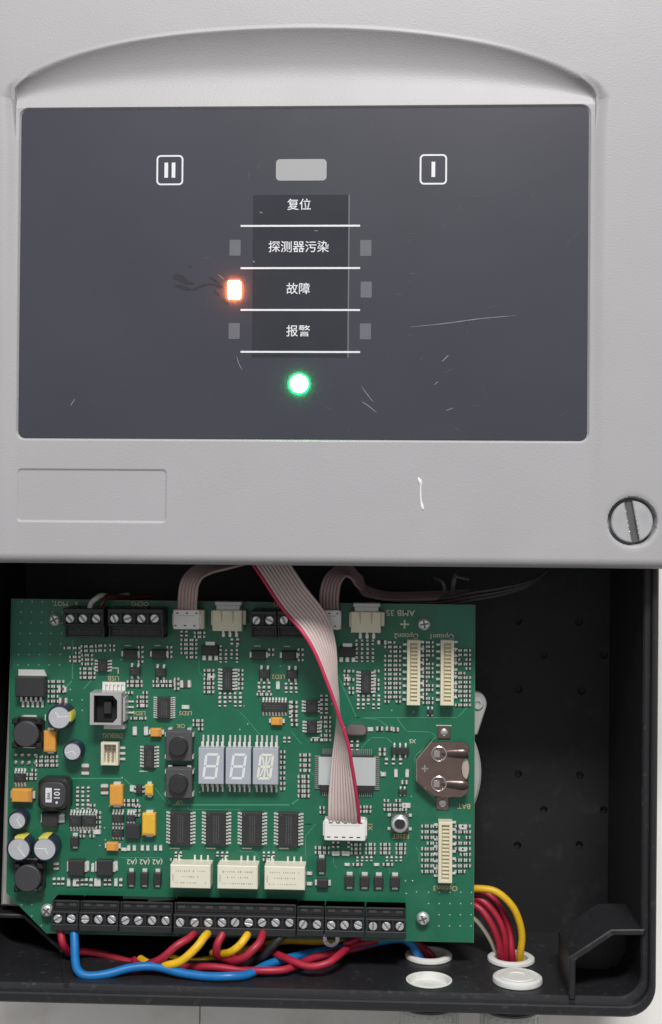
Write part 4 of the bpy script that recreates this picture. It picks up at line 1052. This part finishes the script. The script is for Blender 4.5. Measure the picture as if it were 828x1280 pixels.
C(48, 946, 4, 3, 7, 5.4); C(36, 963, 2, 3, 6.6, 5.2); chip(106.5, 962, 13, 9.5, 90, 'c'); C(97, 987, 3, 5, 6.6, 5.4, True); C(116, 1001, 1, 3, 6, 6); chip(78, 1023, 10, 6, 90, 'w'); C(123, 1016, 1, 4, 6, 6); C(103, 1040, 3, 2, 6, 5.4); chip(121, 1040, 9, 6, 0, 'w')
C(158, 1001, 3, 2, 6, 5.4); C(172, 1008, 1, 3, 6, 5.6); chip(131, 987, 12, 9.5, 90, 'c'); chip(165, 986, 7, 5, 90, 'w')
for x in (161, 168, 178, 185, 194.5, 201): chip(x, 1060.5, 6, 4, 90, 'w')
chip(70, 1083, 8, 7, 90, 'c'); chip(109, 1083, 11, 5, 90, 'w'); chip(145, 1083, 11, 5, 90, 'w'); chip(116, 1085, 10, 4, 90, 'w'); C(68, 1102, 3, 1, 5.4, 5, True, 8, 4, 0, 'r')
for x in (86, 93, 97, 114, 120, 124, 145, 151): chip(x, 1103.5, 9, 4.2, 90, random.choice('wwc'))
C(103, 1103, 2, 1, 5, 5, True, 8, 4, 0, 'r'); C(132, 1103, 2, 1, 5, 5, True, 8, 4, 0, 'r'); chip(155, 1062, 7, 4, 0, 'w'); chip(59, 1002, 12, 3, 90, 'w')
NAMES = {'r': 'chip_resistor', 'c': 'chip_capacitor', 'w': 'chip_jumper'}
big = sorted(range(len(CHIPS)), key=lambda i: -CHIPS[i][2]*CHIPS[i][3])
cnt = {}
rest = MB(M_cres)
for i in big:
    px, py, L, Wd, rz, kd = CHIPS[i]
    cnt[kd] = cnt.get(kd, 0)+1
    if cnt[kd] > 290:
        me_ = chipmesh(L, Wd, kd); x_, y_ = bp_(px, py, 2.4); c_, s_ = math.cos(math.radians(rz)), math.sin(math.radians(rz))
        v_ = [(x_+(v.co.x*c_-v.co.y*s_)/U, y_+(v.co.x*s_+v.co.y*c_)/U, v.co.z/U) for v in me_.vertices]
        for mi_ in range(len(me_.materials)):
            rest.add(v_, [list(p_.vertices) for p_ in me_.polygons if p_.material_index == mi_], me_.materials[mi_])
    else: comp(NAMES[kd], px+random.uniform(-.25, .25), py, 2.4, chipmesh(L, Wd, kd), math.radians(rz)+random.uniform(-.04, .04))
if rest.f: sub('small_chips', rest, pcb)['kind'] = 'stuff'
# round solder posts by the left edge
b0 = lambda: MB(M_solder).lathe(0, 0, [(2.9, 0.2), (2.7, 2.2), (1.4, 3.4)], 12, M_solder)
for i in range(4):
    for j in range(2): comp('solder_post', 19+8.4*i, 943.5+10*j, 3.4, cached('solder_post', b0))
# silkscreen lettering, upside down on this board
def silk(body, px, py, size, rz=PI, mt=None, sx=1.0): comp('silkscreen_text', px, py, 0.3, textmesh(body, size, mt or M_silk, 0.01, 0.3, sx), rz)
silk('AMB 35', 501, 766.3, 10.5, sx=1.05);  silk('Option2', 508, 794, 9, sx=1.0); silk('Option1', 553, 794.8, 9); silk('Option3', 557, 1109.5, 9, mt=M_silkg)
silk('MOT', 76, 754.5, 8.5); silk('OCM2', 175, 755, 8); silk('USB', 142, 848, 8.5, mt=M_silkg); silk('DEBUG', 141, 919.5, 8, mt=M_silkg); silk('LED6', 174, 891.5, 7.5, mt=M_silkg); silk('LED5', 232, 891.5, 7.5, mt=M_silkg); silk('LED2', 348, 846, 7.5, mt=M_silkg)
silk('OK', 226, 907.5, 7.5, mt=M_silkg); silk('UP', 224, 1003, 7.5, mt=M_silkg); silk('BAT', 580, 1008, 9, mt=M_silkg); silk('RESET', 501, 1045.5, 8, mt=M_silkg); silk('X5', 516, 926.5, 7); silk('X1', 463, 1034, 8, PI/2, M_silkg)
silk('A', 96, 754, 7); silk('M', 345, 756, 7)
for x in (165, 181, 197): silk('(A2', x, 1076.5, 9)
b = MB(M_silk)
for x in (219, 264, 309, 355): q_ = bp_(x, 1060.5); b.bc(q_[0], q_[1], 12, 1.6, 0.1, 0.3, M_silk)
for x, y, w, l in ((180, 964, 11, 1.3), (395, 922, 9, 1.2), (57, 897, 1.2, 8), (36, 896, 18, 2.2), (85, 995, 2, 16), (508, 1017, 1.2, 12), (144, 835, 8, 1.2), (148, 838, 1.2, 8), (160, 807, 8, 1.2), (197, 807, 8, 1.2), (322, 807.5, 8, 1.2), (359, 808, 8, 1.2), (555, 907, 19, 1.4), (557, 1012, 2, 1)):
    q_ = bp_(x, y); b.bc(q_[0], q_[1], w, l, 0.1, 0.32, M_silk)
q_ = bp_(506, 780.3); b.bc(q_[0], q_[1], 11, 1.9, 0.1, 0.3, M_silk); b.bc(q_[0], q_[1], 1.9, 11, 0.1, 0.34, M_silk)
o = sub('silkscreen_marks', b, pcb); o['kind'] = 'stuff'

# ------------------------------------------------------------------ ribbon cables
def ribbon(path, ncond, pitch, rad, label, plug, red=True, mt=None, sgn=1):
    """path: (px, py, h, theta_deg); conductors side by side; red conductor on the side sgn"""
    mt = mt or M_ribbon
    P = spline([(*at3(px, py, h), th) for px, py, h, th in path], 10)
    n = len(P); root = link('ribbon_cable', None, None, P[-1][:3] if False else (P[0][0], P[0][1], P[0][2])); tag(root, label, 'ribbon cable', 'ribbon cables')
    o0 = np.array(P[0][:3]); cl = [[] for _ in range(ncond)]
    for i, p in enumerate(P):
        T = np.array(P[min(i+1, n-1)][:3])-np.array(P[max(i-1, 0)][:3]); T /= np.linalg.norm(T)
        A = np.cross(T, np.array([0, 0, 1.0])); A /= np.linalg.norm(A)
        N = np.cross(A, T); N = N if N[2] > 0 else -N
        th = math.radians(p[3]); wv_ = A*math.cos(th)+N*math.sin(th)*sgn
        for c in range(ncond):
            cl[c].append(tuple(np.array(p[:3])-o0+wv_*((c-(ncond-1)/2)*pitch)))
    b = MB(mt); rr = MB(M_ribpink)
    redc = ncond-1 if sgn > 0 else 0
    for c in range(ncond):
        (rr if (red and c == redc) else b).tube(cl[c], rad, 8)
    link('ribbon', b.mesh('ribbon', 80), root)
    if red: link('red_conductor', rr.mesh('red_conductor', 80), root)
    if plug:
        px, py, w, l, ht, nh = plug
        x, y = at(px, py, HP+ht); b = MB(M_plug); b.prism(rrect(-w/2, w/2, -l/2, l/2, 1.6, 2), 7, ht, M_plug, 0.9)
        pl_ = link('plug', b.mesh('plug'), root, (x-o0[0], y-o0[1], HP-o0[2]))
        hb_ = MB(M_hole)
        for k in range(nh):
            c = (k-(nh-1)/2)*(w*0.72/max(1, nh-1)) if nh > 1 else 0
            hb_.bc(c+0.8, l/2-4, w*0.09, 1.5, ht-0.1, ht+0.08, M_hole); hb_.bc(c-1.5, -l/2+4.5, w*0.09, 1.5, ht-0.1, ht+0.08, M_hole)
        hb_.bc(0, l/2-7.2, w*0.7, 0.5, ht, ht+0.06, M_relayprint)
        link('contact_slots', hb_.mesh('contact_slots'), pl_)
        link('shoulder', MB(M_plug).bc(0, 0, w+3.4, l*0.6, 8, ht-3, M_plug, 0.7).mesh('shoulder'), pl_)
    return root
ribbon([(318, 672, 196, 0), (330, 692, 199, 0), (341, 708, 203, 2), (366, 746, 210, 4), (392, 779, 214, 26), (406, 810, 213, 50), (415.5, 852, 211, 76), (424, 893, 209, 94), (428, 930, 206, 118), (428.5, 955, 202, 132), (429.5, 990, 197, 152), (430.5, 1018, 189, 172), (431, 1032, 180, 180)], 10, 4.05, 2.15,
       'wide twisted grey-pink ribbon cable with a red edge and white plug in the board centre', (431.3, 1038, 51, 26, 25, 5), True, M_ribbon, 1)
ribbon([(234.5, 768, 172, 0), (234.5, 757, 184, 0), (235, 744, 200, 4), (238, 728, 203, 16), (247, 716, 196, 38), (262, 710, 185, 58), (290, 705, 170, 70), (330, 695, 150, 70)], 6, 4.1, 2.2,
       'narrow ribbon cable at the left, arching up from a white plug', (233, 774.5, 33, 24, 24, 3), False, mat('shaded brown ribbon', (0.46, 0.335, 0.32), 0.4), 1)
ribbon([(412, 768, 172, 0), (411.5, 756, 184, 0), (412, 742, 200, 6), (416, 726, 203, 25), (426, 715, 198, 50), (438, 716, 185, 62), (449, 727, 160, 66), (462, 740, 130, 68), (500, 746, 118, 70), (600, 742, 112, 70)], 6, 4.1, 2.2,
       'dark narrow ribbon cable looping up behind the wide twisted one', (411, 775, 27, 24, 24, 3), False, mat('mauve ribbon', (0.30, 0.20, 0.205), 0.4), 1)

# ------------------------------------------------------------------ wires
def wire(name, pts, r, mt, label, group=None, seg=7):
    rw = random.Random(len(label)*13+len(pts)); pts = [pts[0]]+[(p[0]+rw.uniform(-.8, .8), p[1]+rw.uniform(-.7, .7), p[2]+rw.uniform(-1.5, 1.5)) for p in pts[1:-1]]+[pts[-1]]
    P = spline([at3(*p) for p in pts], seg); o0 = P[0]
    o = link(name, MB(mt).tube([tuple(np.array(p)-o0) for p in P], r, 12).mesh(name, 80), None, tuple(o0)); tag(o, label, 'wire', group); return o
G = 'wires below the terminal row'
wire('blue_wire', [(91.5, 1156, 182), (92, 1166, 186), (93, 1184, 198), (94, 1203, 212), (98, 1215, 220), (110, 1219.5, 222), (135, 1217.5, 220), (165, 1210, 216), (195, 1208.5, 214), (225, 1215, 220), (258, 1221, 226), (288, 1221, 226), (310, 1218, 215), (335, 1206, 190), (365, 1197, 170), (395, 1191, 150), (450, 1181, 138), (496, 1173, 142), (512, 1177, 143), (520, 1187, 138), (526, 1201, 128), (528, 1212, 118)], 5.4, M_wblue, 'bright blue wire running along the bottom from the second terminal', G)
wire('red_wire', [(74.5, 1156, 180), (76, 1165, 184), (80, 1180, 186), (88, 1191, 170), (105, 1189, 152), (130, 1193, 150), (160, 1202, 158), (185, 1206, 168), (215, 1208, 180), (240, 1209, 192), (265, 1208.5, 200), (301, 1212, 206), (327, 1213.5, 208), (352, 1213, 206), (370, 1208, 192), (395, 1197, 165), (450, 1184, 138), (500, 1172, 118), (520, 1180, 112), (540, 1194, 112), (543, 1208, 110)], 4.7, M_wred, 'red wire leaving the first terminal at the bottom left corner', G)
wire('red_wire', [(247, 1157, 182), (243, 1166, 190), (236, 1173, 202), (220, 1183, 212), (202, 1197, 214), (189, 1204, 206), (178, 1207, 190), (168, 1200, 172)], 4.7, M_wred, 'red wire lying just above the yellow wire that bends left', G)
wire('yellow_wire', [(262, 1158, 182), (260, 1166, 190), (256, 1172, 204), (246, 1184, 214), (228, 1200, 219), (212, 1206, 217), (198, 1207.5, 208), (186, 1204, 194), (176, 1199, 176)], 5.1, M_wyel, 'longest yellow wire bending down left beside a red wire', G)
wire('red_wire', [(279, 1158, 180), (277.5, 1168, 190), (272.5, 1181, 197), (271.5, 1192, 192), (279, 1198, 178), (296, 1197, 160)], 5.0, M_wred, 'short dull red wire between the two yellow wires', G)
wire('yellow_wire', [(313, 1158, 182), (311, 1166, 190), (307, 1173, 198), (299, 1182, 203), (289, 1190, 200), (279, 1193, 186), (266, 1191, 166)], 4.9, M_wyel, 'shorter yellow wire between two red wires near the middle', G)
wire('red_wire', [(330, 1159, 182), (328.5, 1168, 192), (325, 1177, 203), (317, 1188, 210), (306, 1197, 210), (293, 1200.5, 202), (280, 1198, 184)], 4.9, M_wred, 'bright red wire curving left from right of the shorter yellow wire', G)
wire('black_wire', [(360, 1162, 172), (353, 1170, 184), (340, 1183, 190), (327, 1197, 186), (308, 1206, 172)], 5.0, M_wblack, 'black wire among the coloured wires below the terminals', G)
wire('red_wire', [(318, 1180, 150), (342, 1191, 176), (366, 1201, 198), (388, 1208, 208), (408, 1205, 206), (424, 1195, 192), (440, 1182, 160), (470, 1176, 140), (505, 1172, 122), (525, 1184, 116), (536, 1204, 112)], 4.7, M_wred, 'red wire sagging in a wide curve left of the ring terminal', G)
wire('yellow_wire', [(210, 1196, 140), (235, 1203, 150), (270, 1198, 146), (320, 1184, 142), (357, 1175, 142), (403, 1176, 142), (440, 1170, 130)], 5.0, M_wyel, 'shaded yellow wire running level behind the other wires', G)
G2 = 'wires entering the right conduit'
wire('yellow_wire', [(560, 1119, 112), (580, 1113, 122), (598, 1111, 128), (620, 1114, 131), (639, 1130, 132), (649, 1150, 130), (653, 1172, 127), (651, 1193, 121), (650, 1207, 114)], 4.6, M_wyel, 'yellow wire arching right of the board into the conduit', G2)
wire('red_wire', [(560, 1125, 100), (585, 1122, 112), (604, 1127, 120), (621, 1146, 124), (630, 1170, 124), (632, 1192, 120), (632, 1206, 114)], 4.2, M_wred, 'upper dark red wire beside the arching yellow wire', G2)
wire('red_wire', [(560, 1134, 104), (585, 1130, 116), (599, 1136, 124), (613, 1154, 128), (623, 1176, 127), (627, 1196, 122), (628, 1208, 114)], 4.5, M_wred, 'lowest and thickest looking red wire entering the right conduit', G2)
wire('red_wire', [(565, 1113, 90), (590, 1112, 98), (610, 1118, 104), (627, 1139, 108), (637, 1164, 110), (640, 1190, 114), (641, 1206, 112)], 4.6, M_wred, 'innermost shaded red wire just under the arching yellow wire', G2)
wire('beige_wire', [(570, 1143, 100), (590, 1146, 108), (603, 1158, 112), (614, 1176, 114), (622, 1196, 114), (624, 1206, 112)], 3.6, M_wbeige, 'thin beige wire beneath the red wires at the board corner', G2)
wire('white_wire', [(112, 764, 186), (114, 755, 186), (120, 748, 184), (128, 744.5, 176), (140, 746, 150), (160, 744, 120)], 3.4, M_wwhite, 'short white wire above the upper left terminal block', 'wires at the upper left terminals')
wire('brown_wire', [(124, 764, 180), (128, 753, 182), (134, 747, 176), (146, 745, 160), (165, 748, 130), (190, 745, 110)], 3.2, M_wbrown, 'dark brown wire next to the short white one at the upper left', 'wires at the upper left terminals')
for k, (dy, lab) in enumerate(((0, 'uppermost of three thin dark wires fanning to the upper right'), (4.5, 'middle of three thin dark wires fanning to the upper right'), (8.5, 'lowest of three thin dark wires fanning to the upper right'))):
    wire('dark_wire', [(500, 752+dy*0.4, 118), (550, 748+dy, 126), (590, 741+dy, 128), (630, 735+dy*0.9, 124), (665, 725+dy*0.5, 112), (690, 708, 95), (700, 690, 90)], 2.1, M_wdark, lab, 'thin dark wires behind the cover')
tie = link('cable_tie', None, None, at3(567, 726, 132)); tag(tie, 'grey cable tie around dark wires above the top right of the board', 'cable tie')
o0 = np.array(at3(567, 726, 132))
def rel(pts): return [tuple(np.array(p)-o0) for p in spline([at3(*p) for p in pts], 5)]
link('strap', MB(M_tie).tube(rel([(566, 740, 128), (567, 730, 136), (569, 720, 136), (570, 713, 126)]), 3.0, 8, M_tie).mesh('strap'), tie)
link('tail', MB(M_tie).tube(rel([(568, 719, 136), (576, 722, 138), (586, 724, 134)]), 1.9, 8, M_tie).mesh('tail'), tie)
link('loop', MB(M_tie).tube(rel([(544, 722, 122), (552, 726, 132), (556, 735, 132), (554, 744, 124)]), 2.4, 8, M_tie).mesh('loop'), tie)
# ring terminal under the terminal row
x, y = at(414, 1174, 172)
rt = link('ring_terminal', None, None, (x, y, 168)); tag(rt, 'bright metal ring terminal poking out under the bottom terminal row', 'terminal')
b = MB(M_steel); b.ring(0, 0, 5.2, 10.8, 0, 3, 26, M_steel, 0.8); link('eye', b.mesh('eye'), rt)
link('barrel', MB(M_steel).tube([(9, 5, 1.5), (16, 7, 1.5), (24, 8, 0)], 3.4, 10, M_steel).mesh('barrel'), rt)
x, y = at(414, 1174, 172)
wire('red_wire', [(430, 1180, 168), (438, 1177, 168), (448, 1172, 160), (460, 1166, 140)], 3.6, M_wred, 'short red lead crimped to the ring terminal', 'ring terminal leads')

# ------------------------------------------------------------------ conduits and blanking plugs
labs = {0: 'white conduit fitting with blue and red wires entering it', 1: 'white conduit fitting with yellow and red wires at the right'}
for i, (nm, x, h) in enumerate(holes):
    if nm == 'b':
        o = link('conduit_fitting', None, None, (x, YB_I, h)); tag(o, labs[i], 'conduit', 'white conduit fittings')
        b = MB(M_pvc); yring(b, 0, 0, [(21, -26), (25.8, -26), (25.8, 0.6), (29.5, 0.6), (30, 1.6), (29.5, 4.6), (27, 6.2), (22.5, 6.2), (21, 4.6)], 40, M_pvc); link('bushing', b.mesh('bushing'), o)
        D_ = YB_I-YB_O
        b = MB(M_hole); yring(b, 0, 0, [(24, -44-D_), (31, -44-D_), (31, -1-D_), (24, -1-D_)], 40, M_hole); link('gasket', b.mesh('gasket'), o)
        b = MB(M_pvc); yring(b, 0, 0, [(24, -78-D_), (36, -78-D_), (37.5, -75-D_), (37.5, -43-D_), (36, -40.5-D_), (32, -40-D_), (24, -40-D_)], 40, M_pvc)
        for k in range(24):
            a = 2*PI*k/24; cx_, cz_ = 37.6*math.cos(a), 37.6*math.sin(a); b.tube([(cx_, -76-D_, cz_), (cx_, -44-D_, cz_)], 1.6, 6, M_pvc)
        link('locknut', b.mesh('locknut'), o)
        b = MB(M_pvc); yring(b, 0, 0, [(27, -500), (32, -500), (32, -79-(YB_I-YB_O)), (27, -79-(YB_I-YB_O))], 40, M_pvc); link('pipe', b.mesh('pipe'), o)
    else:
        o = link('blanking_plug', None, None, (x, YB_I, h)); tag(o, 'flat white blanking plug in the front left hole of the bottom wall' if i == 2 else 'domed white blanking plug in front of the right conduit', 'plug', 'white blanking plugs')
        if i == 2:
            b = MB(M_pvc); yring(b, 0, 0, [(0.1, -9), (25, -9), (25.5, 0.7), (28, 0.8), (28, 1.8), (26.2, 2.4), (24.6, 1.4), (23.5, -6), (0.1, -6)], 40, M_pvc)
        else:
            b = MB(M_pvc); yring(b, 0, 0, [(0.1, -8), (25, -8), (25.5, 0.7), (30, 0.8), (30.5, 2.5), (29.5, 6.5), (26, 8.4), (23.6, 7.6), (0.1, 7.8)], 40, M_pvc)
        link('cap', b.mesh('cap'), o)
        if i == 3:
            b = MB(M_pvc); yring(b, 0, 0, [(10, 7.6), (21, 7.6), (20, 8.6), (11, 8.6)], 40, M_pvc); link('raised_ring', b.mesh('raised_ring'), o)
